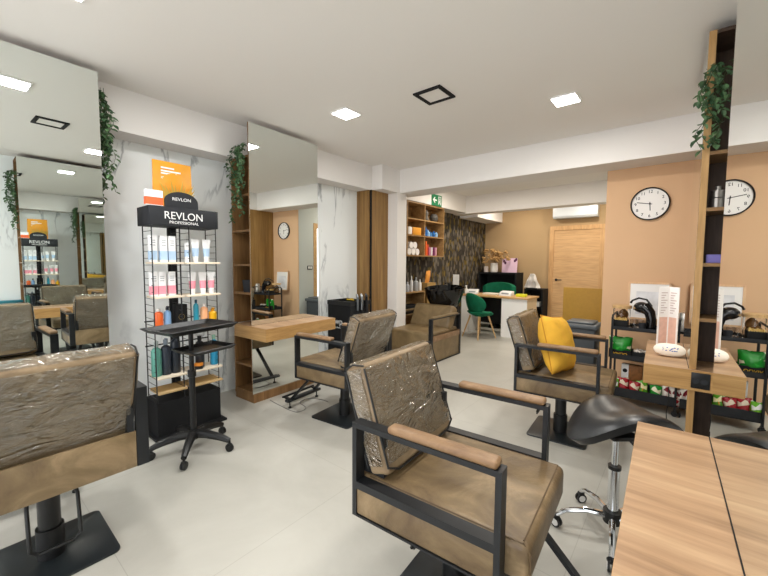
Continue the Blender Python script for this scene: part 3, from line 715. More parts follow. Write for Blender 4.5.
o = thing('hair_wax_jar', 'flat black jar with orange lid on the lower shelf', 'jar', (-3.13, at_x(199, 373, -3.13).y, .487))
MB().cyl((0, 0, 0), (0, 0, .028), .034).build('body', M_blackpl, o); MB().cyl((0, 0, .028), (0, 0, .046), .035).build('lid', plain('orange_lid', '#E08A2C', .35), o)
# on top of the header
c = at_x(153.5, 198, -3.12); o = thing('boxed_hair_product', 'white and orange carton standing on the header of the stand', 'box', (-3.12, c.y, 1.81))
MB().box2((-.02, -.058, 0), (.02, .058, .115), bev=.001).build('carton', M_wht, o); MB().box2((-.0205, -.0585, .006), (.0205, .0585, .062)).build('colour_band', plain('orange_print', '#EE6A3C', .45), o, smooth=False)
o = thing('leaf_print_pouch', 'yellow-orange pouch with gold leaves standing on top of the stand', 'pouch', (-3.31, 1.265, 1.81))
mb = MB().grid(lambda u, v: Vector((.018*math.sin(PI*u)*math.sin(PI*min(1, v*1.05))+.0, (u-.5)*.30*(1-.03*v), .39*v)), 14, 14, thick=.012); mb.build('pouch', plain('orange_pouch', '#E8A02C', .35, var=.12, vscale=5), o, angle=60)
mb = MB()
for k in range(13):
    a = math.radians(-34+k*6.2); L = .03+.035*((k*5) % 3); bx = Vector((.04, .02+.10*math.sin(a), .06))
    tip = bx+Vector((.0, math.sin(a)*(L+.09), math.cos(a)*(L+.09))); mid = (bx+tip)/2; pr_ = Vector((0, math.cos(a), -math.sin(a)))*.010
    vs = [mb.bm.verts.new(v) for v in (bx, mid+pr_, tip, mid-pr_)]; vs2 = [mb.bm.verts.new(v+Vector((.002, 0, 0))) for v in (bx, mid+pr_, tip, mid-pr_)]
    mb.bm.faces.new(vs); mb.bm.faces.new(vs2[::-1])
    for q in range(4): mb.bm.faces.new((vs[q], vs[(q+1) % 4], vs2[(q+1) % 4], vs2[q]))
mb.build('gold_leaves', plain('gold_leaf', '#C9A548', .35, metal=.3), o, smooth=False)
mb = MB()
for z_, wd_ in ((.33, .10), (.305, .15), (.285, .12), (.26, .08), (.25, .09)): mb.box2((.0215, -.09, z_), (.0225, -.09+wd_, z_+(.012 if z_ > .28 else .004)))
mb.build('white_print', lw, o, smooth=False)

# ------------------------------------------------------------------ trolley
t = thing('tray_trolley', 'black five-wheeled colour trolley with two trays in front of the stand', 'trolley', (-2.74, 1.14, 0), math.radians(12))
mb = MB()
for k in range(5):
    a = math.radians(-48+72*k); e = Vector((.27*math.cos(a), .27*math.sin(a), .085)); dv = e
    mb.tube([(0, 0, .125), (.10*math.cos(a), .10*math.sin(a), .125), (.2*math.cos(a), .2*math.sin(a), .105), (e.x, e.y, .08)], [.034, .031, .026, .019], 8)
mb.cyl((0, 0, .09), (0, 0, .16), .035).build('star_base', M_blackpl, t)
for k in range(5):
    a = math.radians(-48+72*k); x, y = .27*math.cos(a), .27*math.sin(a); b_ = a+1.2+k
    mb = MB(); mb.cyl((x, y, .05), (x, y, .085), .008)
    dx, dy = math.cos(b_)*.013, math.sin(b_)*.013
    for s in (-1, 1): mb.cyl((x+s*dx, y+s*dy, .028), (x+s*dx*.35, y+s*dy*.35, .028), .028, n=18)
    mb.box((x, y, .05), (.03, .03, .018), bev=.006); mb.build('castor', M_blackpl, t)
MB().cyl((0, 0, .15), (0, 0, .90), .016).cyl((0, 0, .15), (0, 0, .55), .021).cyl((0, 0, .555), (0, 0, .60), .028).build('pole', M_blackpl, t)
def tray(z, hx, hy, cx=0, cy=0, rim=.03):
    mb = MB()
    def g(u, v):
        x, y = u*2-1, v*2-1; m = max(abs(x), abs(y)); k = .86+.14*max(0, (m-.86)/.14)
        return Vector((cx+x*hx, cy+y*hy, z+(rim*max(0, (m-.86)/.14))))
    mb.grid(g, 28, 28, thick=.006); mb.box((cx, cy, z-.012), (.12, .12, .02), bev=.004); mb.build('tray', M_blackpl, t, angle=40)
tray(.895, .175, .265, -.03, .03); tray(.745, .13, .17, .05, .07, .022)

# ------------------------------------------------------------------ black tool cabinet with dryers
bx = thing('tool_cabinet', 'black cabinet with white lettering standing between the left mirror and the wood pilaster', 'cabinet', (-3.515, 3.50, 0))
MB().box2((-.215, -.15, .0), (.215, .21, .82), bev=.006).build('body', M_blackmat, bx)
MB().box2((-.22, -.155, .82), (.22, .215, .835)).box2((-.22, -.155, .835), (-.205, .215, .875)).box2((.205, -.155, .835), (.22, .215, .875)).box2((-.205, -.155, .835), (.205, -.14, .875)).box2((-.205, .2, .835), (.205, .215, .875)).build('top_rim', M_blackpl, bx, smooth=False)
text('lettering', 'wp', .12, lw, bx, (-.005, -.1515, .60), (PI/2, 0, 0)); text('lettering', 'professional', .030, lw, bx, (.0, -.1515, .52), (PI/2, 0, 0))
for i, (dy, lb) in enumerate(((.04, 'grey curling iron with looped cable on the black cabinet'), (.12, 'silver hair clipper with cable on the black cabinet'), (.21, 'dark hair dryer hanging on the black cabinet rim'))):
    o = thing('hair_tool', lb, 'hair tool', (-3.275, 3.42+dy, .90), 0, 'hair tools on the black cabinet')
    MB().cyl((0, 0, -.14), (0, 0, .03), .014, .018, 12).cyl((0, 0, .03), (-.02, .0, .07), .02, .012, 12).build('handle', plain('tool_metal_%d' % i, ['#6F7478', '#A9AFB3', '#2A2C30'][i], .3, metal=.6), o)
    MB().tube([(.01, .0, -.14), (.03, .03, -.22), (.03, .07, -.18), (.02, .06, -.03), (.012, .02, .05)], .004, 6).build('cable', M_blackpl, o)
o = thing('hair_clip', 'yellow hair clip lying on top of the black cabinet', 'hair clip', (-3.45, 3.50, .876)); MB().box((0, 0, .012), (.10, .03, .012), rot=(0, .1, .6), bev=.004).box((0, .02, .022), (.06, .02, .012), rot=(0, -.2, -.3), bev=.004).build('clip', plain('yellow_clip', '#D9B52A', .4), o)

# ------------------------------------------------------------------ saddle stool
def stool(loc, rz, label, zt=.60):
    t = thing('saddle_stool', label, 'stool', loc, rz, 'black saddle stools')
    def sad(u, v):
        x, y = (u*2-1), (v*2-1)          # x front-back, y left-right
        r = math.hypot(x, y)
        # map square to disc-ish
        k = 1/max(1e-6, math.hypot(x, y))*max(abs(x), abs(y)) if r > 0 else 1
        X, Y = x*k, y*k
        wy = .235*(1-.22*max(0, X)**1.2)
        z = -.105*abs(Y)**2.0 + .050*X*abs(X)*0 + (.055 if X < 0 else .02)*X*X
        e = max(0, (X*X+Y*Y))**3; z -= .035*e
        return Vector((X*.195, Y*wy, z))
    mb = MB().grid(sad, 26, 26, thick=-.045)
    bmesh.ops.transform(mb.bm, matrix=Matrix.Translation((0, 0, zt)), verts=mb.bm.verts)
    so = mb.build('seat', M_blueblack, t, angle=70); so.rotation_euler = (0, 0, math.radians(-5)); so.location = (-.005, -.035, .012)
    MB().cyl((0, 0, .12), (0, 0, .36), .026, n=24).build('gas_cover', M_steel, t)
    MB().cyl((0, 0, .36), (0, 0, zt-.06), .015).build('piston', M_steel, t)
    MB().cyl((0, 0, .355), (0, 0, .372), .030).build('collar', M_blackpl, t); MB().cyl((0, 0, .075), (0, 0, .135), .042).build('hub', M_blackpl, t); MB().box((0, 0, zt-.075), (.16, .14, .02), bev=.005).build('seat_plate', M_blackpl, t)
    for k in range(5):
        a = math.radians(72*k); c_, s_ = math.cos(a), math.sin(a)
        mb = MB().tube([(.03*c_, .03*s_, .105), (.12*c_, .12*s_, .115), (.22*c_, .22*s_, .095), (.262*c_, .262*s_, .065)], [.017, .015, .013, .012], 10); mb.build('base_arm', M_steel, t)
        mb = MB(); x, y = .262*c_, .262*s_; b_ = a+.8*k; dx, dy = math.cos(b_)*.014, math.sin(b_)*.014
        for s in (-1, 1): mb.cyl((x+s*dx, y+s*dy, .027), (x+s*dx*.3, y+s*dy*.3, .027), .027, n=20)
        mb.box((x, y, .052), (.03, .03, .02), bev=.006)
        cs = mb.build('castor', M_blackpl, t)
        mb = MB()
        for s in (-1, 1): mb.cyl((x+s*dx*1.15, y+s*dy*1.15, .027), (x+s*dx, y+s*dy, .027), .018, n=20)
        mb.build('hub_cap', plain('hub_white', '#D8D8D6', .3), cs)
    return t
stool((-.225, 2.13, 0), math.radians(133), 'black saddle stool on chrome wheeled base behind the foreground desk', .62)

# ------------------------------------------------------------------ snack cart
CYf, CYb, CX0, CX1 = 4.20, 4.50, -.52, -.005
t = thing('snack_cart', 'black three-tier metal cart against the peach wall', 'cart', (0, 0, 0))
t.location = ((CX0+CX1)/2, (CYf+CYb)/2, 0); ox, oy = -(CX0+CX1)/2, -(CYf+CYb)/2
def L(x, y, z): return (x+ox, y+oy, z)
for x, y in ((CX0, CYf), (CX0, CYb), (CX1, CYf), (CX1, CYb)):
    MB().box2(L(x-.009, y-.009, .055), L(x+.009, y+.009, .865)).build('post', M_black, t, smooth=False)
    mb = MB().cyl(L(x, y-.012, .026), L(x, y+.012, .026), .026).box2(L(x-.012, y-.016, .035), L(x+.012, y+.016, .06)); mb.build('castor', M_blackpl, t)
mb = MB()
for x in (CX0, CX1): mb.tube([L(x, CYf, .865), L(x, CYf+.02, .885), L(x, CYb-.02, .885), L(x, CYb, .865)], .009, 8)
mb.build('handle_rail', M_black, t)
for z, h in ((.745, .035), (.455, .05), (.085, .09)):
    mb = MB().box2(L(CX0, CYf, z), L(CX1, CYb, z+.006)).box2(L(CX0, CYf, z), L(CX1, CYf+.006, z+h)).box2(L(CX0, CYb-.006, z), L(CX1, CYb, z+h)).box2(L(CX0, CYf, z), L(CX0+.006, CYb, z+h)).box2(L(CX1-.006, CYf, z), L(CX1, CYb, z+h))
    mb.build('tray', M_char, t, smooth=False)
zt, zm, zb = .751, .461, .091
def atc(px, py=320, y=4.27): return at_y(px, py, y).x
o = thing('sugar_box', 'small black box of sugar sachets on the left end of the cart top', 'box', (atc(621), 4.28, zt)); MB().box2((-.06, -.05, 0), (.06, .05, .085), bev=.003).build('box', M_blackmat, o)
mb = MB()
for k in range(7): mb.box((-.045+.015*k, .0, .088), (.010, .07, .03), rot=(.15*(k % 3-1), .2*(k % 2), 0))
mb.build('sachets', plain('sachet', '#D8B56A', .5), o, smooth=False)
o = thing('cookie_jar', 'glass jar with wooden lid at the left back of the cart top', 'jar', (atc(622, 310, 4.42), 4.42, zt))
M_glass = plain('clear_glass', '#FFFFFF', .02, trans=1, ior=1.3)
MB().lathe([(.055, 0), (.06, .01), (.06, .13), (.054, .14), (.054, .138), (.056, .128), (.056, .012), (.001, .008)], n=24).build('glass_body', M_glass, o); o.scale = (1.25, 1.25, 1.35)
MB().lathe([(.068, .14), (.068, .16), (.001, .161)], n=24).build('wooden_lid', W_leg, o); MB().sph((0, 0, .05), .046, (1, 1, .85)).sph((.01, .01, .09), .036).build('cookies', plain('cookie', '#7E5528', .8, bump=.3, bscale=50), o)
for i, (px, y) in enumerate(((634.5, 4.26), (640, 4.30))):
    o = thing('drinking_glass', ['clear drinking glass on the cart, nearer the sugar box', 'clear drinking glass on the cart, nearer the coffee machine'][i], 'glass', (atc(px, 315, y), y, zt), 0, 'glasses on the cart')
    MB().lathe([(.022, 0), (.030, .10), (.028, .10), (.020, .006), (.001, .005)], n=20).build('glass', M_glass, o)
o = thing('coffee_machine', 'black rounded capsule coffee machine with curved arm on the cart', 'coffee machine', (atc(645, 310, 4.33), 4.33, zt), math.radians(-25))
mb = MB().box2((-.07, -.10, 0), (.07, .10, .025), bev=.01).tube([(.055, 0, .02), (.06, 0, .10), (.045, 0, .17), (.0, 0, .215), (-.045, 0, .225)], [.045, .04, .045, .06, .035], 16)
mb.build('body', plain('glossy_black', '#101114', .12), o)
MB().sph((-.03, 0, .215), .068, (1.05, .9, .8), n=24).build('head', plain('glossy_black', '#101114', .12), o)
MB().tube([(.06, 0, .235), (.01, 0, .295), (-.06, 0, .305), (-.12, 0, .275), (-.135, 0, .25)], [.008, .009, .009, .009, .011], 10).build('lever', M_blackpl, o)
MB().cyl((-.062, -.052, .205), (-.068, -.062, .205), .016).build('badge', M_steel, o)
MB().box2((-.12, -.05, 0), (-.05, .05, .012), bev=.003).build('drip_tray', M_steel, o)
o = thing('coffee_cup', 'dark coffee cup beside the coffee machine', 'cup', (atc(642.5, 322, 4.25), 4.245, zt)); MB().lathe([(.026, 0), (.033, .075), (.030, .075), (.024, .006), (.001, .005)], n=20).build('cup', M_char, o)
o = thing('electric_kettle', 'silver electric kettle at the right end of the cart top', 'kettle', (atc(686, 310, 4.35), 4.35, zt))
MB().lathe([(.062, 0), (.062, .02), (.056, .022)], n=24).build('base', M_blackpl, o); MB().lathe([(.060, .022), (.062, .04), (.052, .15), (.046, .19), (.02, .20)], n=24).build('body', plain('brushed_steel', '#C9C6C2', .3, metal=.9), o)
MB().tube([(.045, 0, .19), (.085, 0, .18), (.09, 0, .10), (.058, 0, .05)], .009, 8).build('handle', M_blackpl, o)
o = thing('framed_print', 'white print in a thin pale wood frame leaning on the peach wall', 'picture', (atc(648, 310, 4.70), 4.705, .745)); o.rotation_euler = (math.radians(-4), 0, 0)
o.location.z = .80
mb = MB(); w2, h2 = .185, .40
for a_, b_ in (((-w2, 0, 0), (-w2+.02, .015, h2)), ((w2-.02, 0, 0), (w2, .015, h2)), ((-w2, 0, 0), (w2, .015, .02)), ((-w2, 0, h2-.02), (w2, .015, h2))): mb.box2(a_, b_)
mb.build('frame', wood('pale_frame', '#E3B98C', '#F0CBA3', (6, 6, 1)), o, smooth=False); MB().box2((-w2+.01, .006, .01), (w2-.01, .012, h2-.01)).build('print', plain('print_white', '#F3F1EF', .5), o, smooth=False)
mb = MB().box2((-.11, .003, .06), (.11, .0055, .30)); mb.build('picture_tint', plain('print_grey_tint', '#E3E4E8', .5, var=.15, vscale=9), o, smooth=False)
# low box that carries the framed print behind the cart
# middle shelf
M_sn_green = mk_snack('green_snack_print', ('#1E8A2C', '#2FA53B', '#E9E3C8')); M_sn_red = mk_snack('red_snack_print', ('#A31F2B', '#C9413F', '#E7D7C2'))
M_sn_mix = mk_snack('orange_snack_print', ('#5EA02E', '#D68A2A', '#F0E2B0')); M_sn_lime = mk_snack('lime_snack_print', ('#6FBF2B', '#A9D84A', '#FFFFFF')); M_sn_wh = mk_snack('white_red_print', ('#E8E2DA', '#B52A3A', '#7C1E2C'))
def bag(mb, w_, d_, h_, rot=0, seed=0):
    def g(side):
        def f(u, v):
            x, z = u*2-1, v; k = math.sqrt(max(0, 1-x*x))*math.sin(PI*min(1, max(0, .06+.88*v)))
            wr = .004*math.sin(11*u+seed)*math.sin(9*v+seed)
            return Vector((x*w_/2*(1-.06*math.sin(PI*v)), side*(d_/2*k+abs(wr)*k), z*h_+.004*math.sin(8*u+seed)*v))
        return f
    mb.grid(g(1), 12, 12); mb.grid(g(-1), 12, 12); bmesh.ops.remove_doubles(mb.bm, verts=mb.bm.verts, dist=.0008); return mb
o = thing('snack_box', 'black open box with yellow lettering on the cart middle shelf', 'box', (atc(621, 350, 4.29), 4.29, zm))
MB().box2((-.08, -.07, 0), (.08, .07, .005)).box2((-.08, -.07, 0), (.08, -.065, .085)).box2((-.08, .065, 0), (.08, .07, .085)).box2((-.08, -.07, 0), (-.075, .07, .085)).box2((.075, -.07, 0), (.08, .07, .085)).build('box', M_blackmat, o, smooth=False); o.scale = (1.2, 1, 1)
text('lettering', 'VIVOO', .032, plain('yellow_print', '#E9B92A', .5), o, (0, -.0712, .045), (PI/2, 0, 0))
o = thing('snack_bag', 'bulging green snack bag standing in the black box', 'snack bag', (atc(621, 340, 4.29), 4.29, zm+.008)); o.rotation_euler = (math.radians(6), 0, 0); bag(MB(), .20, .13, .20, seed=1).build('bag', M_sn_green, o, angle=80)
o = thing('sachet_box', 'black box of wrapped sachets right of the green bag', 'box', (atc(642, 355, 4.29), 4.29, zm)); MB().box2((-.075, -.06, 0), (.07, .06, .075), bev=.002).build('box', M_blackmat, o)
mb = MB()
for k in range(9): mb.box((-.05+.028*(k % 5), -.03+.05*(k//5), .085), (.03, .045, .012), rot=(.4*(k % 2), .3, k), bev=.003)
mb.build('sachets', plain('sachet_white', '#C9BFB6', .5, var=.25, vscale=40), o, smooth=False)
# lower tray: cookies carton and snack packs
o = thing('cookie_carton', 'brown and white cookie carton above the lower cart tray', 'box', (atc(632, 370, 4.33), 4.33, zb+.085)); o.location.z = zb
MB().box2((-.085, -.035, .08), (.085, .035, .30), bev=.001).build('carton', plain('cookie_brown', '#8C5A2B', .5, var=.35, vscale=30), o); MB().box2((-.0855, -.0356, .082), (-.025, .0, .301)).build('label_panel', M_wht, o, smooth=False)
mb = MB().cyl((-.055, -.0362, .24), (-.055, -.0356, .24), .02, n=18); mb.build('round_mark', M_blackmat, o)
packs = [(612, M_sn_lime, 'lime green'), (623, M_sn_red, 'dark red'), (633, M_sn_red, 'red'), (643.5, M_sn_mix, 'green and orange'), (656, M_sn_green, 'bright green'), (667, M_sn_wh, 'white and red'), (679, M_sn_wh, 'white and maroon')]
pos = ['at the left end', 'second from the left end', 'third from the left end', 'under the oak desk corner', 'in the middle', 'right of the bright green one', 'at the right end']
for i, (px, m, nm) in enumerate(packs):
    o = thing('snack_pack', '%s snack pack in the bottom cart tray, %s' % (nm, pos[i]), 'snack pack', (max(atc(px, 390, 4.24), CX0+.04), 4.245, zb), 0, 'snack packs in the bottom tray')
    o.rotation_euler = (math.radians(8*(-1)**i), math.radians(5*(i % 3-1)), .2*(i % 2)); bag(MB(), .095, .06, .165+.01*(i % 2), seed=i).build('bag', m, o, angle=80)

# ------------------------------------------------------------------ things on station C
dC = .769
def onC(px, py): p = at_z(px, py, dC); return p
p = onC(666, 346)
o = thing('folded_brochure', 'tall white folded brochure with red print standing on the right desk', 'brochure', (p.x, p.y, dC)); 
mb = MB(); H_ = .45
A_, B_, C_ = Vector((-.058, -.035, 0)), Vector((.002, .035, 0)), Vector((.062, -.02, 0))
def panel(mb, a, b, h, th=.006):
    n_ = Vector((-(b-a).y, (b-a).x, 0)).normalized()*th/2
    mb.prism([((a-n_).x, (a-n_).y), ((b-n_).x, (b-n_).y), ((b+n_).x, (b+n_).y), ((a+n_).x, (a+n_).y)], 0, h)
panel(mb, A_, B_, H_); panel(mb, B_, C_, H_); mb.build('cover', plain('brochure_white', '#F4EFEC', .5), o, smooth=False)
mb = MB()
for a, b in ((A_, B_), (B_, C_)):
    n_ = Vector(((b-a).y, -(b-a).x, 0)).normalized()*.0036
    a2, b2 = a+(b-a)*.12+n_, b-(b-a)*.12+n_
    for z0, z1 in ((.02, .22),): 
        d_ = n_.normalized()*.0004
        mb.prism([(a2.x, a2.y), (b2.x, b2.y), (b2.x+d_.x, b2.y+d_.y), (a2.x+d_.x, a2.y+d_.y)], z0, z1)
mb.build('pink_print', plain('brochure_pink', '#E2BBAA', .6, var=.08, vscale=30), o, smooth=False)
mb = MB()
for a, b in ((A_, B_), (B_, C_)):
    n_ = Vector(((b-a).y, -(b-a).x, 0)).normalized()*.0036
    for k in range(9):
        a2, b2 = a+(b-a)*.2+n_, a+(b-a)*(.5+.3*((k*7) % 3)/2)+n_; d_ = n_.normalized()*.0004
        mb.prism([(a2.x, a2.y), (b2.x, b2.y), (b2.x+d_.x, b2.y+d_.y), (a2.x+d_.x, a2.y+d_.y)], .25+k*.019, .256+k*.019)
mb.build('print_lines', plain('brochure_text', '#C3AEAB', .6), o, smooth=False)
p = onC(669, 356)
o = thing('zip_pouch', 'cream oval pouch with blue print lying on the right desk', 'pouch', (p.x, p.y, dC)); o.rotation_euler = (0, 0, math.radians(8))
def po(u, v):
    an, ph = u*2*PI, (v-.5)*PI; ca = math.cos(an); sa = math.sin(an)
    return Vector((.088*math.copysign(abs(ca)**.8, ca)*math.cos(ph)**.7, .055*math.copysign(abs(sa)**.85, sa)*math.cos(ph)**.7, .042+.042*math.sin(ph)))
mb = MB().grid(po, 32, 14); bmesh.ops.remove_doubles(mb.bm, verts=mb.bm.verts, dist=.0005)
mb.build('pouch', plain('cream_cloth', '#F1E6D8', .8, bump=.15, bscale=40), o, angle=80)
mb = MB(); random.seed(5)
for k in range(16):
    u = random.uniform(-.04, .04); z_ = .052+random.uniform(-.010, .015); y_ = -.055*math.sqrt(max(0, 1-(u/.085)**2))*math.cos(math.asin(min(.95, (z_-.042)/.042)))**.8-.001
    mb.sph((u, y_, z_), .0042, (1.3, .4, .8), n=8)
mb.build('blue_print', plain('blue_ink', '#2E5FAE', .6), o)
p = onC(685.5, 357)
o = thing('rolled_cloth', 'small white rolled cloth beside the cream pouch', 'cloth', (-.0, 0, 0)); o.location = (RW(p.y)-.055, p.y, dC+.026); MB().sph((0, 0, 0), .026, (1.2, 1, 1)).build('roll', plain('cloth_white', '#EFE6DC', .85), o)
# items in dark column
def inC(z, off): q = c0 + WD*.06 - WN*off; return (q.x, q.y, z)
o = thing('metal_tin_set', 'stack of small steel tins on the upper shelf of the dark column', 'tin', inC(1.717, .085)); MB().cyl((0, 0, 0), (0, 0, .055), .035).cyl((0, 0, .06), (0, 0, .10), .033).cyl((0, 0, .10), (0, 0, .125), .014).build('tins', plain('dull_steel', '#8A8782', .3, metal=.9), o)
o = thing('lilac_box', 'small lilac box on the middle shelf of the dark column', 'box', inC(1.399, .085)); MB().box2((-.035, -.03, 0), (.035, .03, .05), bev=.003).build('box', plain('lilac', '#6C64A8', .5), o)
o = thing('phone_charger_cable', 'thin black charger cable hanging under the right desk', 'cable', (-.04, 2.90, .645)); MB().tube([(0, 0, 0), (.004, .0, -.1), (-.004, 0, -.2), (.0, 0, -.26)], .003, 6).box((0, 0, -.275), (.012, .008, .03), bev=.002).build('cable', M_blackpl, o)
# box in station B column
o = thing('grey_basket', 'small dark basket on a shelf of the left open column', 'basket', (-3.37, 1.99, 1.087)); MB().lathe([(.065, 0), (.075, .12), (.070, .12), (.060, .006), (.001, .005)], n=24).build('basket', M_char, o)

# ------------------------------------------------------------------ clock
CKX, CKZ, CR = -.305, 2.018, .17
t = thing('wall_clock', 'round white wall clock with black rim on the peach wall', 'clock', (CKX, PY, CKZ))
mb = MB(); mb.lathe([(CR-.012, 0), (CR, .003), (CR, .03), (CR-.006, .036), (CR-.012, .03), (CR-.012, .008)], n=64); bmesh.ops.transform(mb.bm, matrix=Euler((PI/2, 0, 0)).to_matrix().to_4x4(), verts=mb.bm.verts); mb.build('rim', M_black, t)
mb = MB().cyl((0, 0, 0), (0, -.012, 0), CR-.011, n=64); mb.build('face', plain('clock_face', '#F6F4F1', .5), t)
for k in range(1, 13):
    a = PI/2-k*PI/6; text('numeral', str(k), .042, M_blackmat, t, (math.cos(a)*.125, -.0135, math.sin(a)*.125), (PI/2, 0, 0))
def hand(ang, L_, w_, nm):
    mb = MB().box((0, L_/2-.02, 0), (w_, L_+.0, .002)); bmesh.ops.transform(mb.bm, matrix=Matrix.Translation((0, -.0155, 0)) @ Euler((PI/2, 0, 0)).to_matrix().to_4x4() @ Matrix.Rotation(-ang, 4, 'Z'), verts=mb.bm.verts); mb.build(nm, M_blackmat, t, smooth=False)
hand(math.radians(281), .135, .006, 'minute_hand'); hand(math.radians(176), .09, .007, 'hour_hand')
MB().cyl((0, -.012, 0), (0, -.019, 0), .008).build('hub', M_blackmat, t)

# ------------------------------------------------------------------ bin and board behind it
t = thing('waste_bin', 'dark grey lidded bin standing at the corner of the peach wall', 'bin', (-.95, 5.08, 0))
MB().prism([(-.17, -.17), (.17, -.17), (.17, .17), (-.17, .17)], .0, .60, bev=.012).build('body', plain('bin_grey', '#3E4348', .5), t)
mb = MB().box2((-.195, -.2, .60), (.195, .2, .655), bev=.02, seg=3).box2((-.15, -.15, .655), (.15, .15, .68), bev=.015); mb.build('lid', plain('bin_lid', '#565C62', .4), t)
t = thing('leaning_board', 'olive gold board standing behind the grey bin', 'board', (-1.08, 5.95, 0)); MB().box2((-.30, -.02, 0), (.34, .02, 1.035), bev=.003).build('board', plain('olive_gold', '#A9822F', .6, var=.05, vscale=30, bump=.08, bscale=200), t)
o = thing('light_switch', 'double dark light switch on the grey passage wall', 'switch', (PX-.001, 5.08, 1.27)); MB().box2((-.008, -.07, -.04), (0, .07, .04), bev=.002).build('plate', M_char, o); MB().box2((-.011, -.05, -.025), (-.008, -.008, .025)).box2((-.011, .008, -.025), (-.008, .05, .025)).build('rocker', M_whitepl, o, smooth=False)

# ------------------------------------------------------------------ air conditioner, exit sign
t = thing('air_conditioner', 'white wall air conditioner above the oak door', 'air conditioner', (-1.80, YB, 2.34))
mb = MB(); mb.prism([(0, 0), (-.17, 0), (-.21, .05), (-.21, .24), (-.18, .27), (0, .27)], -.42, .42, axis='x', bev=.006); mb.build('housing', plain('ac_white', '#E3EBF2', .3), t)
for zz in (.02,): MB().box2((-.40, -.20, .028), (.40, -.195, .05)).build('louvre', plain('ac_grey', '#C8CCCF', .4), t, smooth=False)
t = thing('exit_sign', 'green exit sign with white arrow and door on the white bulkhead', 'sign', (-3.53, 5.80, 2.515))
MB().box2((0, -.17, -.10), (.012, .17, .10), bev=.001).build('plate', plain('exit_green', '#0C7A4B', .4), t)
mb = MB().prism([(-.14, 0), (-.08, .055), (-.06, .045), (-.09, .012), (-.01, .012), (-.01, -.012), (-.09, -.012), (-.06, -.045), (-.08, -.055)], .0125, .0135, axis='x'); mb.build('arrow', lw, t, smooth=False)
mb = MB().box2((.0125, .04, -.075), (.0135, .055, .075)).box2((.0125, .125, -.075), (.0135, .14, .075)).box2((.0125, .04, .062), (.0135, .14, .075)); mb.cyl((.0125, .09, .035), (.0135, .09, .035), .012, n=12); mb.prism([(.085, .02), (.105, .01), (.10, -.02), (.12, -.06), (.105, -.065), (.088, -.025), (.07, -.06), (.06, -.05), (.075, -.01)], .0125, .0135, axis='x'); mb.build('door_symbol', lw, t, smooth=False)

# ------------------------------------------------------------------ wall shelf unit in the wash zone
sx = -3.53; ya, ym, yb = 4.90, 5.42, 6.09; z0, z1 = 1.495, 2.405
t = thing('wall_shelf_unit', 'six-compartment oak wall shelf under the exit sign', 'shelf', (sx, ya, z0)); Lr = yb-ya; Hh = z1-z0
mb = MB()
for y in (0, ym-ya, Lr-.02): mb.box2((-.285, y, 0), (0, y+.02, Hh))
mb.box2((-.285, .02, 0), (-.002, Lr, .02)).box2((-.285, .02, Hh-.02), (-.002, Lr, Hh)).box2((-.285, .02, .02), (-.275, Lr-.02, Hh-.02)); mb.build('case', W_shelf, t, smooth=False)
for z in (.36, .635):
    MB().box2((-.27, .02, z-.02), (-.001, ym-ya, z)).build('shelf', W_shelf, t, smooth=False); MB().box2((-.27, ym-ya+.02, z-.02), (-.001, Lr-.02, z)).build('shelf', W_shelf, t, smooth=False)
zA, zB_, zC = z0+.02, z0+.36, z0+.635
towel = plain('towel_white', '#E9E5E2', .9, bump=.3, bscale=120)
for i, (y, z) in enumerate(((5.0, zA), (5.12, zA), (5.24, zA), (5.06, zA+.11), (5.17, zA+.11))):
    o = thing('rolled_towel', 'white rolled towel in the lower left compartment, ' + ['bottom row near the pier', 'bottom row in the middle', 'bottom row right end', 'upper row near the pier', 'upper row right'][i], 'towel', (-3.66, y, z+.056), 0, 'rolled white towels')
    MB().cyl((-.11, 0, 0), (.11, 0, 0), .056, n=20).build('roll', towel, o)
o = thing('orange_basket', 'orange basket in the middle left compartment', 'basket', (-3.62, 5.20, zB_)); MB().box2((-.09, -.12, 0), (.09, .12, .13), bev=.01).build('basket', plain('orange_wicker', '#E29A2B', .6, bump=.4, bscale=80), o)
o = thing('folded_cloth', 'white folded cloth beside the orange basket', 'cloth', (-3.62, 5.0, zB_)); MB().box2((-.09, -.055, 0), (.09, .055, .13), bev=.02).build('cloth', towel, o)
o = thing('round_vase', 'dark round vase in the top right compartment', 'vase', (-3.62, 5.86, zC)); MB().lathe([(.04, 0), (.07, .03), (.085, .08), (.06, .14), (.045, .15)], n=20).build('vase', plain('vase_dark', '#55534F', .5), o)
o = thing('grey_figurine', 'tall grey ornament in the top right compartment', 'ornament', (-3.63, 5.62, zC)); MB().lathe([(.04, 0), (.05, .03), (.03, .09), (.045, .14), (.02, .19)], n=16).build('ornament', plain('ornament_grey', '#6B6660', .6), o)
for i, (y, h) in enumerate(((5.50, .10), (5.57, .17), (5.65, .12), (5.73, .09), (5.83, .11), (5.92, .10))):
    o = thing('hair_colour_bottle', 'blue bottle in the middle right compartment, ' + ['first from the left', 'second and tallest', 'third from the left', 'fourth from the left', 'fifth from the left', 'last on the right'][i], 'bottle', (-3.60, y, zB_), 0, 'blue bottles on the wall shelf')
    MB().lathe([(.03, 0), (.032, h*.7), (.014, h*.8), (.014, h)], n=14).build('bottle', plain('blue_%d' % (i % 3), ['#3E7FC0', '#2767AE', '#8FB9DE'][i % 3], .35), o)
for i, (y, c, h) in enumerate(((5.50, '#E0662A', .25), (5.545, '#C9402A', .20), (5.62, '#C8809C', .15), (5.69, '#E6DCE0', .15), (5.76, '#7A2F63', .15), (5.83, '#D9A0B4', .15))):
    o = thing('colour_chart_book', ['tall orange folder', 'red folder', 'pink carton', 'white carton', 'purple carton', 'pale pink carton'][i]+' in the lower right compartment', 'book', (-3.61, y, zA), 0, 'folders on the wall shelf')
    MB().box2((-.09, -.018, 0), (.07, .018, h)).build('cover', plain('chart_'+c, c, .5), o, smooth=False)
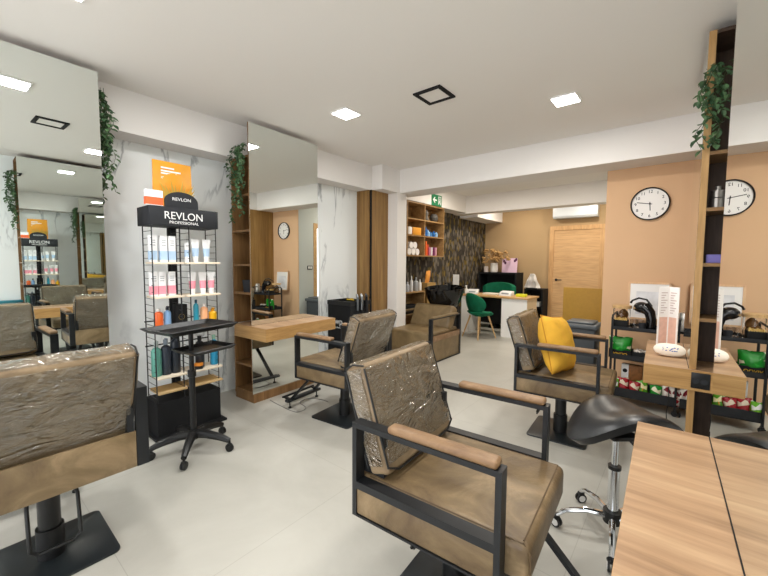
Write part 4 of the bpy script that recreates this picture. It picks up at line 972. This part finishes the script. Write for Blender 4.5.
# low cabinet with bottles
t = thing('low_cabinet', 'low oak cabinet with bottles behind the white pier', 'cabinet', (-3.67, 5.13, 0)); mb = MB()
mb.box2((-.14, -.35, .87), (.14, .33, .89)).box2((-.14, -.35, 0), (.14, -.33, .87)).box2((-.14, .31, 0), (.14, .33, .87)).box2((-.14, -.33, 0), (-.13, .31, .87)).box2((-.13, -.33, .06), (.14, .31, .08)); mb.build('case', W_shelf, t, smooth=False)
MB().box2((-.13, -.33, .50), (.135, .31, .52)).build('shelf', W_shelf, t, smooth=False)
o = thing('storage_basket', 'black basket inside the low oak cabinet', 'basket', (-3.65, 5.12, .52)); MB().box2((-.1, -.22, 0), (.1, .22, .14), bev=.01).build('basket', M_blackmat, o)
for i, (px, h, c, r) in enumerate(((407.5, .17, '#B9BFCB', .035), (411.5, .27, '#E2E3E4', .026), (416, .24, '#A7AAAD', .045), (420, .20, '#E9E6E0', .028))):
    y = at_x(px, 285, -3.62).y; o = thing('shampoo_bottle', ['translucent bottle', 'slim white bottle with nozzle', 'large grey pump bottle', 'short white bottle'][i]+' on the low oak cabinet', 'bottle', (-3.62, y, .89), 0, 'bottles on the low cabinet')
    MB().lathe([(r*.95, 0), (r, .01), (r, h*.66), (r*.4, h*.78), (r*.35, h)], n=18).build('bottle', plain('shampoo_'+c, c, .3), o)
# tall carton box with orange bag behind the basin
o = thing('kraft_box', 'brown kraft box behind the black basin', 'box', (-3.68, 5.72, 0)); MB().box2((-.12, -.14, 0), (.12, .14, 1.02)).build('box', plain('kraft', '#A5844C', .8), o, smooth=False)
o = thing('orange_product_bag', 'orange product bag on the kraft box', 'bag', (-3.66, 5.72, 1.022)); o.rotation_euler = (0, math.radians(8), .1)
mb = bag(MB(), .17, .06, .22, seed=3); bmesh.ops.transform(mb.bm, matrix=Matrix.Rotation(PI/2, 4, 'Z'), verts=mb.bm.verts); mb.build('bag', plain('orange_bag', '#EBA04A', .4), o, angle=80)
# ------------------------------------------------------------------ reception desk
t = thing('reception_desk', 'white-panelled reception desk with oak top', 'desk', (-2.95, 6.84, 0))
xl, xr = -.50, .80
MB().box2((xl-.03, -.18, .73), (xr+.03, .45, .76), bev=.002).build('desktop', wood('reception_top', '#B78F5E', '#D0AB78', (1, 9, 9)), t)
MB().box2((xl, -.15, 0), (-.34, .40, .73)).build('left_panel', M_whitepl, t, smooth=False)
MB().box2((.33, -.15, 0), (xr, .40, .73)).build('right_panel', M_whitepl, t, smooth=False)
MB().box2((xr, -.15, 0), (xr+.004, .40, .73)).build('side_panel', plain('beige_laminate', '#D9C2A0', .5), t, smooth=False)
MB().box2((-.34, .36, .15), (.33, .38, .73)).build('modesty_panel', M_blackmat, t, smooth=False)
for i, (x, y, w_, d_, h_, c, lb, rz) in enumerate(((-.38, .05, .22, .16, .09, '#E2E4E6', 'white card terminal on the left of the reception desk', .2), (.0, .1, .30, .2, .03, '#E6DFD2', 'cream notebook on the reception desk', 0), (.32, .05, .24, .16, .09, '#E9EAEC', 'white label printer on the reception desk', -.1), (.62, .02, .17, .14, .05, '#DDE02A', 'bright yellow note box on the reception desk', 0))):
    o = thing(['card_terminal', 'notebook', 'label_printer', 'note_box'][i], lb, ['terminal', 'notebook', 'printer', 'box'][i], (-2.95+x, 6.9+y, .76), rz)
    if i in (0, 2):
        MB().prism([(-d_/2, 0), (d_/2, 0), (d_/2, h_), (-d_/2+.04, h_*.75)], -w_/2, w_/2, axis='x', bev=.006).build('body', plain('c_'+c, c, .4), o); MB().box((0, -d_*.36, h_*.45), (w_*.6, .006, h_*.3), rot=(-.5, 0, 0)).build('screen', plain('screen_grey', '#8D949B', .3), o, smooth=False)
    else:
        MB().box2((-w_/2, -d_/2, 0), (w_/2, d_/2, h_), bev=.005).build('body', plain('c_'+c, c, .5), o)
o = thing('desk_sign', 'small white card on a stand at the left end of the reception desk', 'sign', (-3.72, 6.95, .76)); MB().box2((-.07, -.005, .08), (.07, .005, .38)).build('card', M_whitepl, o, smooth=False); MB().box2((-.05, -.04, 0), (.05, .04, .015)).box2((-.01, -.006, .015), (.01, .006, .08)).build('stand', M_blackpl, o, smooth=False)
o = thing('spray_bottle', 'small white spray bottle on the reception desk', 'bottle', (-3.45, 6.90, .76)); MB().lathe([(.03, 0), (.03, .08), (.01, .12), (.01, .15)], n=14).box((.0, -.01, .155), (.02, .05, .02)).build('bottle', M_whitepl, o)
# desk lamp style magnifier arm
# green chair
def green_chair(loc, rz, label):
    t = thing('shell_chair', label, 'chair', loc, rz, 'green velvet chairs')
    M_g = plain('green_velvet', '#0B6B4C', .7, spec=.3, var=.15, vscale=8)
    mb = MB().sph((0, 0, 0), 1, (.24, .235, .05), n=28); mb.bm.verts.ensure_lookup_table()
    for v in mb.bm.verts: v.co.z += .44+.9*v.co.y**2*(1 if v.co.x < .1 else .3)+(.25*max(0, -v.co.x-.08))
    mb.build('seat', M_g, t, angle=70)
    mb = MB().sph((0, 0, 0), 1, (.04, .255, .20), n=28)
    for v in mb.bm.verts: v.co.x += -.215+1.7*v.co.y**2-.25*(v.co.z); v.co.y *= 1-.5*max(0, -v.co.z-.05); v.co.z += .645
    mb.build('backrest', M_g, t, angle=70)
    for a, b in ((1, 1), (1, -1), (-1, 1), (-1, -1)): MB().cyl((a*.12-.02, b*.11, .41), (a*.22-.02, b*.21, 0), .017, .010, 12).build('leg', W_leg, t)
    return t
gc = green_chair((-2.90, 6.38, 0), math.radians(68), 'green velvet shell chair with wooden legs in front of the reception desk')

# black shelf unit behind the desk
t = thing('black_sideboard', 'black open sideboard behind the reception desk', 'sideboard', (-3.16, 8.33, 0)); mb = MB()
mb.box2((-.60, -.2, 1.13), (.30, .24, 1.17)).box2((-.60, -.2, 0), (-.56, .24, 1.13)).box2((.26, -.2, 0), (.30, .24, 1.13)).box2((-.56, .22, .0), (.26, .24, 1.13)).box2((-.56, -.2, .55), (.26, .22, .58)); mb.build('case', M_blackmat, t, smooth=False)
t = thing('black_shelf_rack', 'narrow black rack with files to the right of the reception desk', 'shelf', (-2.50, 8.35, 0)); mb = MB()
mb.box2((-.2, -.18, .80), (.2, .2, .83)).box2((-.2, -.18, 0), (-.17, .2, .80)).box2((.17, -.18, 0), (.2, .2, .80)).box2((-.17, -.18, .42), (.17, .2, .45)).box2((-.17, -.18, .05), (.17, .2, .08)).box2((-.17, .18, .08), (.17, .2, .8)); mb.build('case', M_blackmat, t, smooth=False)
for i, z in enumerate((.45, .08)):
    o = thing('paper_stack', ['white paper stack on the upper shelf of the black rack', 'white paper stack on the lower shelf of the black rack'][i], 'paper', (-2.50, 8.33, z), 0, 'paper stacks'); MB().box2((-.12, -.12, 0), (.12, .12, .09)).build('sheets', M_whitepl, o, smooth=False)
o = thing('folded_plastic_bag', 'clear crumpled bag hanging by the black rack', 'bag', (-2.52, 8.12, .86)); MB().box2((-.12, -.03, -.03), (.12, .03, .0)).build('clip_bar', M_blackpl, o, smooth=False)
mb = MB(); mb.grid(lambda u, v: Vector(((u-.5)*.34*(1-v*.75), .03*math.sin(u*14)+.02*math.sin(v*9), .0+.30*v)), 16, 10, thick=.004); mb.build('bag', plain('milky_plastic', '#DAD6D2', .3), o, angle=80)
# vase with dried flowers, pink frame
o = thing('dried_flower_vase', 'white vase with dried beige flowers on the black sideboard', 'vase', (-3.45, 8.30, 1.17))
MB().lathe([(.07, 0), (.085, .02), (.085, .20), (.075, .215), (.07, .215), (.07, .02), (.001, .015)], n=24).build('vase', plain('vase_white', '#F0EDE8', .4), o)
mb, fl = MB(), MB(); random.seed(11)
for k in range(34):
    a = random.uniform(0, 2*PI); sp = random.uniform(.05, .36); hh = random.uniform(.34, .56)-sp*.35
    tip = Vector((sp*math.cos(a)*1.1, sp*math.sin(a)*.45, hh)); mb.tube([(0, 0, .1), tip*.55+Vector((0, 0, .08)), tip], .0025, 4)
    for q in range(5): fl.sph(tip+Vector([random.uniform(-.035, .035) for _ in range(3)]), random.uniform(.018, .034), (1, 1, .7), n=8)
mb.build('dry_stems', plain('dry_stem', '#9A7A4C', .8), o); fl.build('dry_blossoms', plain('dry_flower', '#B9935E', .8, var=.3, vscale=30), o)
o = thing('white_candle_jar', 'small white jar left of the dried flower vase', 'jar', (-3.64, 8.28, 1.17)); MB().lathe([(.05, 0), (.05, .12), (.04, .14)], n=18).build('jar', plain('jar_rose', '#E9DAD4', .5), o)
o = thing('pink_picture', 'pink picture with dark flowers on the black sideboard', 'picture', (-3.12, 8.38, 1.17)); o.rotation_euler = (math.radians(-5), 0, 0); MB().box2((-.175, -.01, 0), (.175, .012, .33)).build('panel', plain('pink_print2', '#E6C6DD', .5), o, smooth=False)
mb = MB()
for x, z in ((-.13, .26), (-.10, .22), (.15, .30), (.12, .27)): mb.sph((x, -.011, z), .028, (1, .1, 1.2), n=10)
mb.build('flower_print', plain('plum_ink', '#5A2A52', .6), o)
o = thing('green_armchair', 'dark green rounded armchair back visible behind the reception desk', 'armchair', (-3.1, 7.75, 0))
def ac(u, v):
    a = PI*(.0+1.0*u); return Vector((.37*math.cos(a), .10*math.sin(a)-.0, .15+.82*v*(.86+.14*math.sin(a))))
bm_ = MB().grid(ac, 24, 6, thick=.09); bm_.build('back', plain('green_velvet', '#0B6B4C', .7), o, angle=60)
MB().box2((-.31, -.28, .12), (.31, .02, .42), bev=.05, seg=3).build('seat', plain('green_velvet', '#0B6B4C', .7), o)
MB().cyl((0, -.15, 0), (0, -.15, .12), .16, .05).build('foot', M_blackpl, o)

# thin looping line on the floor near chair B
o = thing('floor_line', 'thin dark cord looping on the floor in front of the left station', 'line', (0, 0, 0)); q = [at_z(*p, .004) for p in ((270, 400), (281, 406), (296, 412), (306, 408), (300, 402), (312, 398), (330, 402))]
o.location = (q[0].x, q[0].y, .004)
pts = []
for i in range(len(q)-1):
    for k in range(6):
        u = k/6; p0, p1, p2, p3 = q[max(i-1, 0)], q[i], q[i+1], q[min(i+2, len(q)-1)]
        pts.append(.5*((2*p1)+(p2-p0)*u+(2*p0-5*p1+4*p2-p3)*u*u+(3*p1-p0-3*p2+p3)*u**3)-q[0])
MB().tube(pts, .0022, 6).build('line', plain('line_grey', '#6A6A6A', .5), o)
# teal stool top seen in the left mirror
o = thing('padded_shelf', 'teal padded ledge fixed to the marble wall, seen only in the left mirror', 'shelf', (RW(.55, OFF), .55, .83)); MB().box((-.05, -.02, .015), (.10, .56, .035), bev=.015, seg=3).build('pad', plain('teal_vinyl', '#2E7C8F', .4), o)
